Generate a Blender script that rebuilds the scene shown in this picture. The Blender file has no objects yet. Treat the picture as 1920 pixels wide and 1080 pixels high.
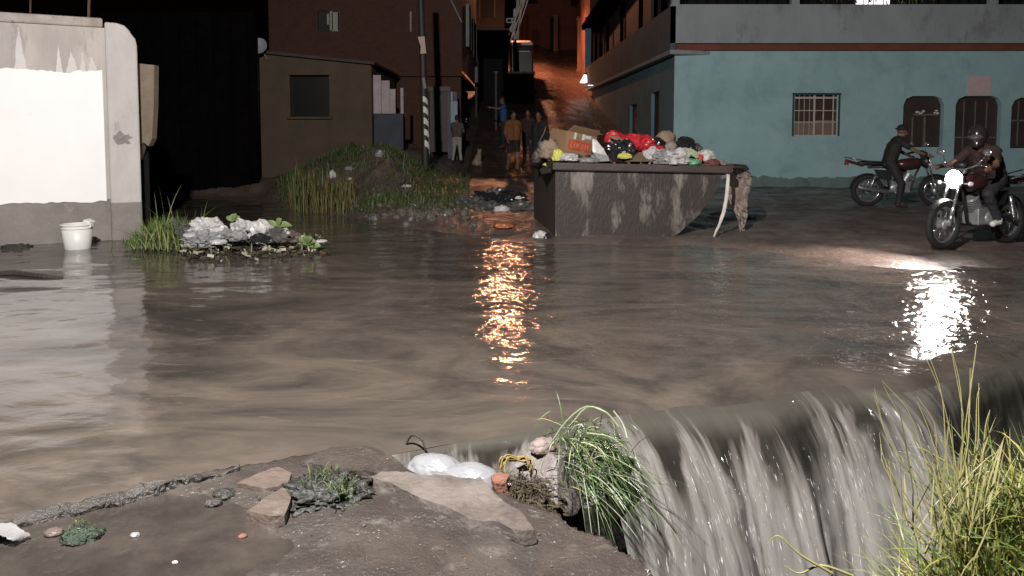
SKY_STR = 0.14; KEY_W = 7100; SOD_W = 6000; EXPO = 0.0; SOD_LENS = 900; HEAD_E = 160; HEAD_W = 900
import bpy, bmesh, math, random
import numpy as np
from mathutils import Vector, Matrix, Quaternion, noise as mn
random.seed(7)
S = bpy.context.scene
COL = S.collection
V = Vector
R = math.radians
# ------------------------------------------------------------------ camera
F, CX, CY, TH, HC = 1478.0, 960.0, 353.0, R(4.0), 1.6
cd = bpy.data.cameras.new('camera'); cam = bpy.data.objects.new('camera', cd); COL.objects.link(cam)
cam.location = (0, 0, HC); cam.rotation_euler = (R(90) - TH, 0, 0)
cd.sensor_width = 36; cd.lens = F / 1920 * 36; cd.shift_y = (CY - 540) / 1920
cd.clip_end = 2000; cd.clip_start = 0.05
S.camera = cam
def ray(px, py):
    xc = (px - CX) / F; yc = (CY - py) / F
    return V((xc, math.cos(TH) + yc * math.sin(TH), yc * math.cos(TH) - math.sin(TH)))
def G(px, py, z=0.0):
    d = ray(px, py); return V((0, 0, HC)) + d * ((z - HC) / d.z)
def D(px, py, y):
    d = ray(px, py); return V((0, 0, HC)) + d * (y / d.y)
def sm(a, b, x):
    t = np.clip((x - a) / (b - a), 0, 1); return t * t * (3 - 2 * t)
# ------------------------------------------------------------------ materials
def nt_mat(name):
    m = bpy.data.materials.new(name); m.use_nodes = True
    nt = m.node_tree; b = nt.nodes['Principled BSDF']
    return m, nt, b
def N(nt, t, **kw):
    n = nt.nodes.new(t)
    for k, v in kw.items(): setattr(n, k, v)
    return n
def pm(name, c1, c2=None, scale=3.0, rough=0.7, bump=0.0, bscale=20.0, metal=0.0, c3=None, s3=1.2, t3=(0.55, 0.7), spec=0.5, stretch=None, bdist=0.02, rvar=0.0, emit=None, estr=0, trans=0.0):
    m, nt, b = nt_mat(name)
    L = nt.links.new
    co = N(nt, 'ShaderNodeTexCoord'); mp = N(nt, 'ShaderNodeMapping')
    L(co.outputs['Object'], mp.inputs['Vector'])
    if stretch: mp.inputs['Scale'].default_value = stretch
    c2 = c2 or tuple(c * 0.75 for c in c1)
    no = N(nt, 'ShaderNodeTexNoise'); no.inputs['Scale'].default_value = scale; no.inputs['Detail'].default_value = 7; no.inputs['Roughness'].default_value = 0.65
    L(mp.outputs[0], no.inputs['Vector'])
    cr = N(nt, 'ShaderNodeValToRGB'); e = cr.color_ramp.elements
    e[0].position = 0.36; e[0].color = (*c1, 1); e[1].position = 0.64; e[1].color = (*c2, 1)
    L(no.outputs['Fac'], cr.inputs['Fac'])
    out = cr.outputs['Color']
    if c3:
        n3 = N(nt, 'ShaderNodeTexNoise'); n3.inputs['Scale'].default_value = s3; n3.inputs['Detail'].default_value = 8; n3.inputs['Roughness'].default_value = 0.7
        L(mp.outputs[0], n3.inputs['Vector'])
        mr = N(nt, 'ShaderNodeMapRange'); mr.inputs['From Min'].default_value = t3[0]; mr.inputs['From Max'].default_value = t3[1]
        L(n3.outputs['Fac'], mr.inputs['Value'])
        mx = N(nt, 'ShaderNodeMix', data_type='RGBA'); L(mr.outputs[0], mx.inputs['Factor']); L(out, mx.inputs['A']); mx.inputs['B'].default_value = (*c3, 1)
        out = mx.outputs['Result']
    L(out, b.inputs['Base Color'])
    b.inputs['Roughness'].default_value = rough; b.inputs['Metallic'].default_value = metal
    b.inputs['Specular IOR Level'].default_value = spec
    if rvar:
        mr2 = N(nt, 'ShaderNodeMapRange'); mr2.inputs['From Min'].default_value = 0.35; mr2.inputs['From Max'].default_value = 0.65
        mr2.inputs['To Min'].default_value = max(0.03, rough - rvar); mr2.inputs['To Max'].default_value = min(1, rough + rvar)
        L(no.outputs['Fac'], mr2.inputs['Value']); L(mr2.outputs[0], b.inputs['Roughness'])
    if bump:
        nb = N(nt, 'ShaderNodeTexNoise'); nb.inputs['Scale'].default_value = bscale; nb.inputs['Detail'].default_value = 6
        L(mp.outputs[0], nb.inputs['Vector'])
        bp = N(nt, 'ShaderNodeBump'); bp.inputs['Strength'].default_value = bump; bp.inputs['Distance'].default_value = bdist
        L(nb.outputs['Fac'], bp.inputs['Height']); L(bp.outputs[0], b.inputs['Normal'])
    if emit:
        b.inputs['Emission Color'].default_value = (*emit, 1); b.inputs['Emission Strength'].default_value = estr
    if trans: b.inputs['Transmission Weight'].default_value = trans
    return m
# ------------------------------------------------------------------ mesh builder (world coordinates)
class MB:
    def __init__(s): s.v = []; s.f = []; s.mi = []; s.uv = None; s.cur = 0
    def add(s, vs, fs):
        o = len(s.v); s.v.extend([tuple(v) for v in vs])
        for f in fs: s.f.append(tuple(i + o for i in f)); s.mi.append(s.cur)
    def box(s, c, size, rz=0, rot=None):
        hx, hy, hz = [k / 2 for k in size]
        m = rot if rot is not None else Matrix.Rotation(rz, 3, 'Z')
        vs = [V(c) + m @ V((x * hx, y * hy, z * hz)) for x in (-1, 1) for y in (-1, 1) for z in (-1, 1)]
        s.add(vs, [(0, 1, 3, 2), (4, 6, 7, 5), (0, 4, 5, 1), (2, 3, 7, 6), (0, 2, 6, 4), (1, 5, 7, 3)]); return s
    def hexa(s, b, t):   # bottom 4, top 4
        s.add(list(b) + list(t), [(3, 2, 1, 0), (4, 5, 6, 7), (0, 1, 5, 4), (1, 2, 6, 5), (2, 3, 7, 6), (3, 0, 4, 7)]); return s
    def tube(s, pts, r, n=8, cap=True):
        pts = [V(p) for p in pts]; k = len(pts)
        rs = r if isinstance(r, (list, tuple)) else [r] * k
        o = len(s.v); up = None
        for i, p in enumerate(pts):
            t = (pts[min(i + 1, k - 1)] - pts[max(i - 1, 0)]).normalized()
            if up is None:
                a = V((0, 0, 1)) if abs(t.z) < 0.9 else V((1, 0, 0)); up = (a - t * a.dot(t)).normalized()
            else:
                up = (up - t * up.dot(t)); up = up.normalized() if up.length > 1e-6 else V((1, 0, 0))
            w = t.cross(up)
            for j in range(n):
                a = 2 * math.pi * j / n
                s.v.append(tuple(p + (up * math.cos(a) + w * math.sin(a)) * rs[i]))
        for i in range(k - 1):
            for j in range(n):
                s.f.append((o + i * n + j, o + i * n + (j + 1) % n, o + (i + 1) * n + (j + 1) % n, o + (i + 1) * n + j)); s.mi.append(s.cur)
        if cap:
            s.f.append(tuple(o + j for j in reversed(range(n)))); s.mi.append(s.cur)
            s.f.append(tuple(o + (k - 1) * n + j for j in range(n))); s.mi.append(s.cur)
        return s
    def capsule(s, a, b, ra, rb, n=12):
        a, b = V(a), V(b); t = (b - a)
        t = t.normalized() if t.length > 1e-6 else V((0, 0, 1))
        pts, rs = [], []
        for q in (0.05, 0.35, 0.7): 
            an = q * math.pi / 2; pts.append(a - t * ra * math.cos(an)); rs.append(ra * math.sin(an))
        pts.append(a); rs.append(ra); pts.append(b); rs.append(rb)
        for q in (0.7, 0.35, 0.05):
            an = q * math.pi / 2; pts.append(b + t * rb * math.cos(an)); rs.append(rb * math.sin(an))
        return s.tube(pts, rs, n)
    def ball(s, c, r, rot=None, nu=16, nv=10):
        c = V(c); r = V(r) if not isinstance(r, (int, float)) else V((r, r, r)); m = rot or Matrix.Identity(3)
        vs = [c + m @ V((0, 0, -r.z))]
        for i in range(1, nv):
            ph = -math.pi / 2 + math.pi * i / nv
            for j in range(nu):
                a = 2 * math.pi * j / nu
                vs.append(c + m @ V((r.x * math.cos(ph) * math.cos(a), r.y * math.cos(ph) * math.sin(a), r.z * math.sin(ph))))
        vs.append(c + m @ V((0, 0, r.z))); fs = []
        for j in range(nu): fs.append((0, 1 + (j + 1) % nu, 1 + j))
        for i in range(nv - 2):
            for j in range(nu):
                fs.append((1 + i * nu + j, 1 + i * nu + (j + 1) % nu, 1 + (i + 1) * nu + (j + 1) % nu, 1 + (i + 1) * nu + j))
        top = len(vs) - 1
        for j in range(nu): fs.append((top, 1 + (nv - 2) * nu + j, 1 + (nv - 2) * nu + (j + 1) % nu))
        s.add(vs, fs); return s
    def torus(s, c, Rr, r, axis='Y', n=32, k=8, flat=1.0):
        c = V(c); vs, fs = [], []
        for i in range(n):
            a = 2 * math.pi * i / n
            for j in range(k):
                b = 2 * math.pi * j / k; q = Rr + r * math.cos(b); h = r * math.sin(b) * flat
                p = (q * math.cos(a), h, q * math.sin(a)) if axis == 'Y' else (q * math.cos(a), q * math.sin(a), h)
                vs.append(c + V(p))
        for i in range(n):
            for j in range(k):
                fs.append((i * k + j, i * k + (j + 1) % k, ((i + 1) % n) * k + (j + 1) % k, ((i + 1) % n) * k + j))
        s.add(vs, fs); return s
    def lathe(s, c, prof, n=24, rot=None):
        c = V(c); m = rot or Matrix.Identity(3); vs, fs = [], []
        for (r, z) in prof:
            for j in range(n):
                a = 2 * math.pi * j / n; vs.append(c + m @ V((r * math.cos(a), r * math.sin(a), z)))
        for i in range(len(prof) - 1):
            for j in range(n):
                fs.append((i * n + j, i * n + (j + 1) % n, (i + 1) * n + (j + 1) % n, (i + 1) * n + j))
        s.add(vs, fs); return s
    def prism(s, pts, off):   # polygon pts extruded by off
        pts = [V(p) for p in pts]; n = len(pts); off = V(off)
        s.add(pts + [p + off for p in pts], [tuple(reversed(range(n))), tuple(range(n, 2 * n))] + [(i, (i + 1) % n, n + (i + 1) % n, n + i) for i in range(n)]); return s
    def blade(s, base, d, L, w, droop=0.5, seg=5, side=None, curl=0.0):
        p = V(base); d = V(d).normalized(); o = len(s.v)
        side = V(side) if side is not None else d.cross(V((0, 0, 1)))
        if side.length < 1e-3: side = V((1, 0, 0))
        side.normalize(); a = random.uniform(-0.9, 0.9)
        side = Quaternion(d, a) @ side
        st = L / seg
        for i in range(seg):
            t = i / seg; ww = w * (0.55 + 0.9 * t - 1.35 * t * t)
            s.v.append(tuple(p - side * ww / 2)); s.v.append(tuple(p + side * ww / 2))
            p = p + d * st
            d = (d + V((curl * random.uniform(-1, 1), curl * random.uniform(-1, 1), -droop / seg * (0.5 + t)))).normalized()
        s.v.append(tuple(p))
        for i in range(seg - 1):
            s.f.append((o + 2 * i, o + 2 * i + 1, o + 2 * i + 3, o + 2 * i + 2)); s.mi.append(s.cur)
        s.f.append((o + 2 * seg - 2, o + 2 * seg - 1, o + 2 * seg)); s.mi.append(s.cur)
        return s
    def mesh(s, name, mats, org=(0, 0, 0), smooth=False):
        me = bpy.data.meshes.new(name)
        arr = np.array(s.v, dtype=float).reshape(-1, 3) - np.array(org)
        me.from_pydata(arr.tolist(), [], s.f)
        for m in (mats if isinstance(mats, (list, tuple)) else [mats]): me.materials.append(m)
        me.polygons.foreach_set('material_index', s.mi)
        if smooth: me.polygons.foreach_set('use_smooth', [True] * len(s.f))
        me.update(); return me
def wloc(o):
    p = V(o.location); q = o.parent
    while q: p += V(q.location); q = q.parent
    return p
def put(name, mb, mats, parent=None, org=None, smooth=False, bevel=0, label=None):
    """link mb as ONE object; children take their thing's base as origin"""
    if parent is not None: org = wloc(parent)
    elif org is None:
        a = np.array(mb.v); org = V(((a[:, 0].min() + a[:, 0].max()) / 2, (a[:, 1].min() + a[:, 1].max()) / 2, a[:, 2].min()))
    me = mb.mesh(name, mats, org, smooth)
    o = bpy.data.objects.new(name, me); COL.objects.link(o)
    if parent is not None: o.parent = parent
    else: o.location = org
    if bevel:
        b = o.modifiers.new('bevel', 'BEVEL'); b.width = bevel; b.segments = 2; b.limit_method = 'ANGLE'; b.angle_limit = R(40)
    if label: o['label'] = label
    return o
def tag(o, label, cat, group=None, kind=None):
    o['label'] = label; o['category'] = cat
    if group: o['group'] = group
    if kind: o['kind'] = kind
    return o
def struct(o, kind='structure'): o['kind'] = kind; return o
def thing(name, label, cat, loc, group=None):
    o = bpy.data.objects.new(name, None); COL.objects.link(o); o.location = loc; o.empty_display_size = 0.1
    return tag(o, label, cat, group)
def copy_tree(o, parent=None):
    c = o.copy(); COL.objects.link(c)
    if parent is not None: c.parent = parent
    for ch in list(o.children): copy_tree(ch, c)
    return c
def wall_cells(mb, org, ux, uz, W, H, holes, depth, chamf=0.0):
    """a wall face of W x H from org along ux, uz with openings (x0,x1,z0,z1) and reveals going in by depth"""
    org, ux, uz = V(org), V(ux).normalized(), V(uz).normalized(); nin = ux.cross(uz) * -1
    xs = sorted({0, W, *[h[0] for h in holes], *[h[1] for h in holes]}); zs = sorted({0, H, *[h[2] for h in holes], *[h[3] for h in holes]})
    P = lambda x, z, d=0: org + ux * x + uz * z + nin * d
    for i in range(len(xs) - 1):
        for j in range(len(zs) - 1):
            cx, cz = (xs[i] + xs[i + 1]) / 2, (zs[j] + zs[j + 1]) / 2
            if any(h[0] < cx < h[1] and h[2] < cz < h[3] for h in holes): continue
            mb.add([P(xs[i], zs[j]), P(xs[i + 1], zs[j]), P(xs[i + 1], zs[j + 1]), P(xs[i], zs[j + 1])], [(0, 1, 2, 3)])
    for (a, b, c, d) in holes:
        for (p, q) in (((a, c), (a, d)), ((a, d), (b, d)), ((b, d), (b, c)), ((b, c), (a, c))):
            mb.add([P(*p), P(*q), P(*q, depth), P(*p, depth)], [(0, 1, 2, 3)])
        if chamf:
            k = chamf
            for (x, sx) in ((a, 1), (b, -1)):
                t = [P(x, d, .002), P(x + sx * k, d, .002), P(x + sx * k * .35, d - k * .35, .002), P(x, d - k, .002)]
                mb.add([*t, *[q + nin * (depth - .004) for q in t]], [(0, 1, 2, 3), (7, 6, 5, 4), (1, 2, 6, 5), (2, 3, 7, 6)])
def remeshed(name, mb, mat, parent, voxel, smooth=4, label=None, fold=0):
    """one continuous skin grown round overlapping solids"""
    org = wloc(parent)
    me = mb.mesh(name, mat, org, True)
    o = bpy.data.objects.new(name, me); COL.objects.link(o)
    r = o.modifiers.new('r', 'REMESH'); r.mode = 'VOXEL'; r.voxel_size = voxel; r.use_smooth_shade = True
    if smooth:
        q = o.modifiers.new('s', 'SMOOTH'); q.iterations = smooth; q.factor = 0.5
    dg = bpy.context.evaluated_depsgraph_get()
    nm = bpy.data.meshes.new_from_object(o.evaluated_get(dg))
    o.modifiers.clear(); o.data = nm; nm.name = name
    if not nm.materials: nm.materials.append(mat)
    bpy.data.meshes.remove(me)
    if fold:
        nr = [v.normal.copy() for v in nm.vertices]
        for v, n_ in zip(nm.vertices, nr):
            p = v.co; v.co = p + n_ * fold * ((1 - abs(mn.noise(V((p.x * 9, p.y * 9, p.z * 15)))) * 3) * .7 + mn.noise(p * 22) * .5)
    o.parent = parent
    if label: o['label'] = label
    return o
def crumple(name, c, r, seed, mat, amp=0.25, sub=4, parent=None, flat=0.35, fr=2.2, rot=0, knot=False, facet=False):
    """a creased bag or sack"""
    bm = bmesh.new(); bmesh.ops.create_icosphere(bm, subdivisions=sub, radius=1.0)
    of = V((seed * 13.7, seed * 7.3, seed * 3.1)); c = V(c); m = Matrix.Rotation(rot, 3, 'Z')
    for v in bm.verts:
        p = v.co.normalized()
        n1 = mn.noise(p * fr + of); n2 = 1 - abs(mn.noise(p * fr * 2.3 + of)) * 2; n3 = 1 - abs(mn.noise(p * fr * 5 + of)) * 2
        n4 = 1 - abs(mn.noise(p * fr * 9 + of)) * 2
        k = 1 + amp * (n1 * 1.2 + n2 * 0.75 + n3 * 0.6 + n4 * 0.22)
        q = p * k
        if q.z < -flat: q.z = -flat + (q.z + flat) * 0.12
        if knot and p.z > 0.86: q = V((q.x * .35, q.y * .35, q.z + 0.3 * (p.z - .86) / .14))
        v.co = m @ V((q.x * r[0], q.y * r[1], (q.z + flat) * r[2]))
    me = bpy.data.meshes.new(name); bm.to_mesh(me); bm.free(); me.materials.append(mat)
    me.polygons.foreach_set('use_smooth', [not facet] * len(me.polygons))
    o = bpy.data.objects.new(name, me); COL.objects.link(o)
    if parent is not None: o.location = c - wloc(parent); o.parent = parent
    else: o.location = c
    return o
# ------------------------------------------------------------------ terrain
def world_xy(lst, z=0.0): return np.array([[*G(px, py, z)[:2]] for px, py in lst])
SHORE = world_xy([(300, 366), (480, 370), (545, 392), (620, 402), (700, 418), (760, 432), (870, 442), (945, 452), (1000, 456), (1255, 460), (1330, 463), (1500, 482), (1600, 497), (1760, 505), (1920, 494), (2200, 470)])
SHORE = np.vstack([[-40, 24], [-9.5, 24], SHORE, [40, 11]])
LIP = world_xy([(640, 838), (690, 832), (760, 818), (850, 803), (950, 792), (1040, 783), (1120, 770), (1200, 757), (1270, 747), (1350, 745), (1430, 738), (1510, 716), (1590, 706), (1650, 722), (1720, 712), (1800, 690), (1920, 655), (2200, 600)])
SLAB = world_xy([(-500, 1050), (0, 962), (450, 868), (690, 828), (735, 868), (775, 898), (930, 908), (1050, 962), (1160, 1010), (1290, 1085), (1420, 1190)], 0.03)
SLAB = np.vstack([SLAB, [[0.9, 0.6], [0.9, -4], [-9, -4], [-9, 2.6]]])
def pnoise(x, y, sc, seed=0.0):
    # cheap value noise, vectorised
    X = x * sc + seed * 17.13; Y = y * sc + seed * 9.71
    xi = np.floor(X); yi = np.floor(Y); fx = X - xi; fy = Y - yi
    fx = fx * fx * (3 - 2 * fx); fy = fy * fy * (3 - 2 * fy)
    h = lambda a, b: np.modf(np.abs(np.sin(a * 127.1 + b * 311.7 + seed) * 43758.5453))[0]
    return (h(xi, yi) * (1 - fx) + h(xi + 1, yi) * fx) * (1 - fy) + (h(xi, yi + 1) * (1 - fx) + h(xi + 1, yi + 1) * fx) * fy - 0.5
def fbm(x, y, sc, seed=0.0, o=4):
    r = 0; a = 1.0
    for i in range(o): r = r + a * pnoise(x, y, sc, seed + i); sc *= 2.07; a *= 0.5
    return r
def poly_sd(x, y, P):
    d = np.full(x.shape, 1e9); ins = np.zeros(x.shape, bool); n = len(P)
    for i in range(n):
        a, b = P[i], P[(i + 1) % n]; ex, ey = b - a
        t = np.clip(((x - a[0]) * ex + (y - a[1]) * ey) / (ex * ex + ey * ey), 0, 1)
        d = np.minimum(d, np.hypot(x - a[0] - t * ex, y - a[1] - t * ey))
        c = ((a[1] > y) != (b[1] > y)) & (x < (b[0] - a[0]) * (y - a[1]) / (b[1] - a[1] + 1e-12) + a[0]); ins ^= c
    return np.where(ins, -d, d)
def Hh(x, y):
    x = np.asarray(x, float); y = np.asarray(y, float)
    ys = np.interp(x, SHORE[:, 0], SHORE[:, 1]) + 0.35 * fbm(x, y, 1.3, 3)
    s = y - ys
    z = np.where(s > 0, 0.07 * (1 - np.exp(-np.maximum(s, 0) / 0.8)), -0.3 * (1 - np.exp(np.minimum(s, 0) / 1.2)))
    land = sm(0, 1.0, s)
    al = 1 - sm(2.0, 3.4, x)
    z = z + land * al * 0.034 * np.clip(y - 12, 0, 12)
    hill = np.clip(y - 24, 0, 46) * 0.2 * (1 - sm(4.4, 5.2, x) * (1 - sm(42, 44, y)))
    z = z + hill
    mm = sm(-6.8, -5.2, x) * (1 - sm(-3.1, -1.35, x))
    z = z + mm * sm(0, 4.6, s) * (0.64 + 0.7 * fbm(x, y, 0.8, 9)) * (1 - sm(24, 26, y))
    z = z + land * (0.05 * fbm(x, y, 1.7, 5) + 0.03 * fbm(x, y, 7, 2) * (y < 30))
    z = z + 0.32 * np.exp(-((x + 3.75) / 1.0) ** 4 - ((y - 10.75) / 0.55) ** 2)
    # strip of soil at the foot of the white wall
    # channel below the weir
    lip = np.interp(x, LIP[:, 0], LIP[:, 1])
    ch = (-1.5 + 0.2 * fbm(x, y, 2, 4)) + 1.62 * np.exp(-((x - 2.0) / 0.60) ** 2 - ((y - 2.95) / 0.58) ** 2)
    t = sm(-0.10, 0.02, y - lip - 0.08 + 0.03 * fbm(x, y, 9, 8))
    bed = np.minimum(z, np.where(y - lip < 1.2, -0.12, z))
    zn = ch * (1 - t) + bed * t
    z = np.where(y - lip < 1.0, zn, z)
    sd = poly_sd(x, y, SLAB) + 0.05 * fbm(x, y, 9, 11) + 0.06 * fbm(x, y, 2.5, 12)
    slab = 0.03 + 0.02 * fbm(x, y, 2.2, 21) + 0.014 * fbm(x, y, 11, 22, 5)
    pool = sm(0.15, 0.5, 0.9 - np.hypot((x + 1.75) / 1.5, (y - 3.0) / 0.75))
    slab = slab - 0.055 * pool
    k = sm(0.03, -0.03, sd) if False else 1 - sm(-0.03, 0.03, sd)
    near = (y < 6)
    z = np.where(near, slab * k + z * (1 - k), z)
    return z
def H1(x, y): return float(Hh(np.array([x]), np.array([y]))[0])
def axis(segs):
    out = []
    for a, b, st in segs: out += list(np.arange(a, b, st))
    return np.array(out + [segs[-1][1]])
gx = axis([(-150, -40, 10), (-40, -14, 1.0), (-14, -4, 0.14), (-4, 3.6, 0.02), (3.6, 12, 0.14), (12, 40, 1.0), (40, 150, 10)])
gy = axis([(-25, -3, 2), (-3, 1.6, 0.25), (1.6, 5.6, 0.022), (5.6, 9, 0.2), (9, 19, 0.1), (19, 30, 0.22), (30, 76, 0.6), (76, 400, 12)])
XX, YY = np.meshgrid(gx, gy); ZZ = Hh(XX, YY)
nx, ny = len(gx), len(gy)
def H1(x, y):
    i = min(max(int(np.searchsorted(gx, x)) - 1, 0), len(gx) - 2); j = min(max(int(np.searchsorted(gy, y)) - 1, 0), len(gy) - 2)
    a = (x - gx[i]) / (gx[i + 1] - gx[i]); b = (y - gy[j]) / (gy[j + 1] - gy[j])
    return float((ZZ[j, i] * (1 - a) + ZZ[j, i + 1] * a) * (1 - b) + (ZZ[j + 1, i] * (1 - a) + ZZ[j + 1, i + 1] * a) * b)
def GT(px, py, d0=6.0):
    r = ray(px, py); y = d0
    while y < 60:
        p = V((0, 0, HC)) + r * (y / r.y)
        if p.z <= max(0, H1(p.x, p.y)): return p
        y += .05
    return p
me = bpy.data.meshes.new('ground')
idx = np.arange(nx * ny).reshape(ny, nx)
faces = np.stack([idx[:-1, :-1], idx[:-1, 1:], idx[1:, 1:], idx[1:, :-1]], -1).reshape(-1, 4)
me.vertices.add(nx * ny); me.vertices.foreach_set('co', np.stack([XX, YY, ZZ], -1).ravel())
me.loops.add(faces.size); me.loops.foreach_set('vertex_index', faces.ravel())
me.polygons.add(len(faces)); me.polygons.foreach_set('loop_start', np.arange(len(faces)) * 4)
fx = XX[:-1, :-1].ravel(); fy = YY[:-1, :-1].ravel()
lipf = np.interp(fx, LIP[:, 0], LIP[:, 1])
mi = np.where(poly_sd(fx, fy, SLAB) < 0.06, 0, 1); mi = np.where(fy > 7, 2, mi)
me.update(calc_edges=True)
M_slab = pm('wet_concrete', (0.075, 0.064, 0.056), (0.036, 0.03, 0.026), 3.1, 0.27, 0.8, 55, c3=(0.125, 0.11, 0.098), s3=11, t3=(0.56, 0.74), rvar=0.22, bdist=0.014)
M_bed = pm('channel_rock', (0.05, 0.045, 0.038), (0.025, 0.022, 0.018), 4, 0.4, 0.8, 14)
M_dirt = pm('wet_mud', (0.15, 0.112, 0.095), (0.075, 0.057, 0.048), 1.3, 0.42, 0.7, 18, c3=(0.2, 0.155, 0.135), s3=5, t3=(0.54, 0.7), rvar=0.18, bdist=0.03)
for m in (M_slab, M_bed, M_dirt): me.materials.append(m)
me.polygons.foreach_set('material_index', mi.astype(np.int32)); me.polygons.foreach_set('use_smooth', [True] * len(faces))
me.validate(); me.update()
ground = bpy.data.objects.new('ground', me); COL.objects.link(ground); struct(ground)
# ------------------------------------------------------------------ alley road (a sheet just above the ground)
M_road = pm('wet_road', (0.11, 0.075, 0.06), (0.055, 0.04, 0.034), 1.6, 0.3, 0.9, 9, c3=(0.16, 0.12, 0.1), s3=2.2, rvar=0.18, bdist=0.06, stretch=(1, .6, 1))
mb = MB(); ys_ = axis([(21.5, 34, 0.4), (34, 70, 0.9)]); K = 14
for y in ys_:
    c = 1.25 + 1.6 * float(sm(38, 62, y)); w = 2.6
    for i in range(K + 1):
        x = c - w + 2 * w * i / K; mb.v.append((x, y, H1(x, y) + 0.03 + 0.02 * math.sin(i * 1.3 + y)))
for j in range(len(ys_) - 1):
    for i in range(K): mb.f.append((j * (K + 1) + i, j * (K + 1) + i + 1, (j + 1) * (K + 1) + i + 1, (j + 1) * (K + 1) + i)); mb.mi.append(0)
struct(put('road', mb, M_road, smooth=True, org=(0, 0, 0)))
# ------------------------------------------------------------------ water
def water_mat(name, foam=False):
    m, nt, b = nt_mat(name); L = nt.links.new
    co = N(nt, 'ShaderNodeTexCoord'); mp = N(nt, 'ShaderNodeMapping'); L(co.outputs['Object'], mp.inputs[0]); mp.inputs['Scale'].default_value = (0.75, 1.35, 1)
    mp.inputs['Rotation'].default_value = (0, 0, R(-14))
    n1 = N(nt, 'ShaderNodeTexNoise'); n1.inputs['Scale'].default_value = 0.62; n1.inputs['Detail'].default_value = 8; n1.inputs['Roughness'].default_value = .62; n1.inputs['Distortion'].default_value = 2.2; L(mp.outputs[0], n1.inputs['Vector'])
    cr = N(nt, 'ShaderNodeValToRGB'); e = cr.color_ramp.elements
    e[0].position = .36; e[0].color = (0.044, 0.038, 0.033, 1); e[1].position = .66; e[1].color = (0.118, 0.096, 0.079, 1); L(n1.outputs['Fac'], cr.inputs[0])
    # pale foam trails carried along by the flow
    mp2 = N(nt, 'ShaderNodeMapping'); L(co.outputs['Object'], mp2.inputs[0]); mp2.inputs['Scale'].default_value = (0.5, 2.6, 1); mp2.inputs['Rotation'].default_value = (0, 0, R(-12))
    n4 = N(nt, 'ShaderNodeTexNoise'); n4.inputs['Scale'].default_value = 1.7; n4.inputs['Detail'].default_value = 9; n4.inputs['Roughness'].default_value = .7; n4.inputs['Distortion'].default_value = 1.6; L(mp2.outputs[0], n4.inputs['Vector'])
    r4 = N(nt, 'ShaderNodeMapRange'); r4.inputs['From Min'].default_value = .58; r4.inputs['From Max'].default_value = .8; r4.inputs['To Max'].default_value = .6; L(n4.outputs['Fac'], r4.inputs['Value'])
    mx = N(nt, 'ShaderNodeMix', data_type='RGBA'); L(r4.outputs[0], mx.inputs['Factor']); L(cr.outputs[0], mx.inputs['A']); mx.inputs['B'].default_value = (.25, .215, .19, 1)
    L(mx.outputs['Result'], b.inputs['Base Color'])
    b.inputs['IOR'].default_value = 1.33; b.inputs['Roughness'].default_value = 0.1
    na = N(nt, 'ShaderNodeTexNoise'); na.inputs['Scale'].default_value = 5.5; na.inputs['Detail'].default_value = 3; na.inputs['Distortion'].default_value = .6; L(mp.outputs[0], na.inputs['Vector'])
    nb = N(nt, 'ShaderNodeTexNoise'); nb.inputs['Scale'].default_value = 1.1; nb.inputs['Detail'].default_value = 2; L(mp.outputs[0], nb.inputs['Vector'])
    b1 = N(nt, 'ShaderNodeBump'); b1.inputs['Strength'].default_value = .5; b1.inputs['Distance'].default_value = .008; L(na.outputs['Fac'], b1.inputs['Height'])
    b2 = N(nt, 'ShaderNodeBump'); b2.inputs['Strength'].default_value = .5; b2.inputs['Distance'].default_value = .085; L(nb.outputs['Fac'], b2.inputs['Height']); L(b1.outputs[0], b2.inputs['Normal'])
    nf = N(nt, 'ShaderNodeTexNoise'); nf.inputs['Scale'].default_value = 7; nf.inputs['Detail'].default_value = 3; nf.inputs['Distortion'].default_value = .5; L(co.outputs['Object'], nf.inputs['Vector'])
    sx = N(nt, 'ShaderNodeSeparateXYZ'); L(co.outputs['Object'], sx.inputs[0])
    mk = N(nt, 'ShaderNodeMapRange'); mk.inputs['From Min'].default_value = -2.2; mk.inputs['From Max'].default_value = .4; L(sx.outputs['X'], mk.inputs['Value'])
    mk2 = N(nt, 'ShaderNodeMapRange'); mk2.inputs['From Min'].default_value = 4.6; mk2.inputs['From Max'].default_value = 6.2; L(sx.outputs['Y'], mk2.inputs['Value'])
    mu = N(nt, 'ShaderNodeMath', operation='MULTIPLY'); L(mk.outputs[0], mu.inputs[0]); L(mk2.outputs[0], mu.inputs[1])
    mu2 = N(nt, 'ShaderNodeMath', operation='MULTIPLY_ADD'); L(mu.outputs[0], mu2.inputs[0]); mu2.inputs[1].default_value = .85; mu2.inputs[2].default_value = .1
    b3 = N(nt, 'ShaderNodeBump'); b3.inputs['Distance'].default_value = .017; mk3 = N(nt, 'ShaderNodeMapRange'); mk3.inputs['From Min'].default_value = 1.6; mk3.inputs['From Max'].default_value = 4.0; mk3.inputs['To Min'].default_value = .014; mk3.inputs['To Max'].default_value = .032; L(sx.outputs['X'], mk3.inputs['Value']); L(mk3.outputs[0], b3.inputs['Distance']); L(mu2.outputs[0], b3.inputs['Strength']); L(nf.outputs['Fac'], b3.inputs['Height']); L(b2.outputs[0], b3.inputs['Normal'])
    L(b3.outputs[0], b.inputs['Normal'])
    return m
M_water = water_mat('muddy_water')
wx = axis([(-40, -14, 1.5), (-14, -4, 0.16), (-4, 4.4, 0.05), (4.4, 14, 0.16), (14, 40, 2)])
T = np.concatenate([np.linspace(0, 0.10, 18) ** 1.0, np.linspace(0.11, 1, 150)])
lipx = np.interp(wx, LIP[:, 0], LIP[:, 1])
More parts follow.
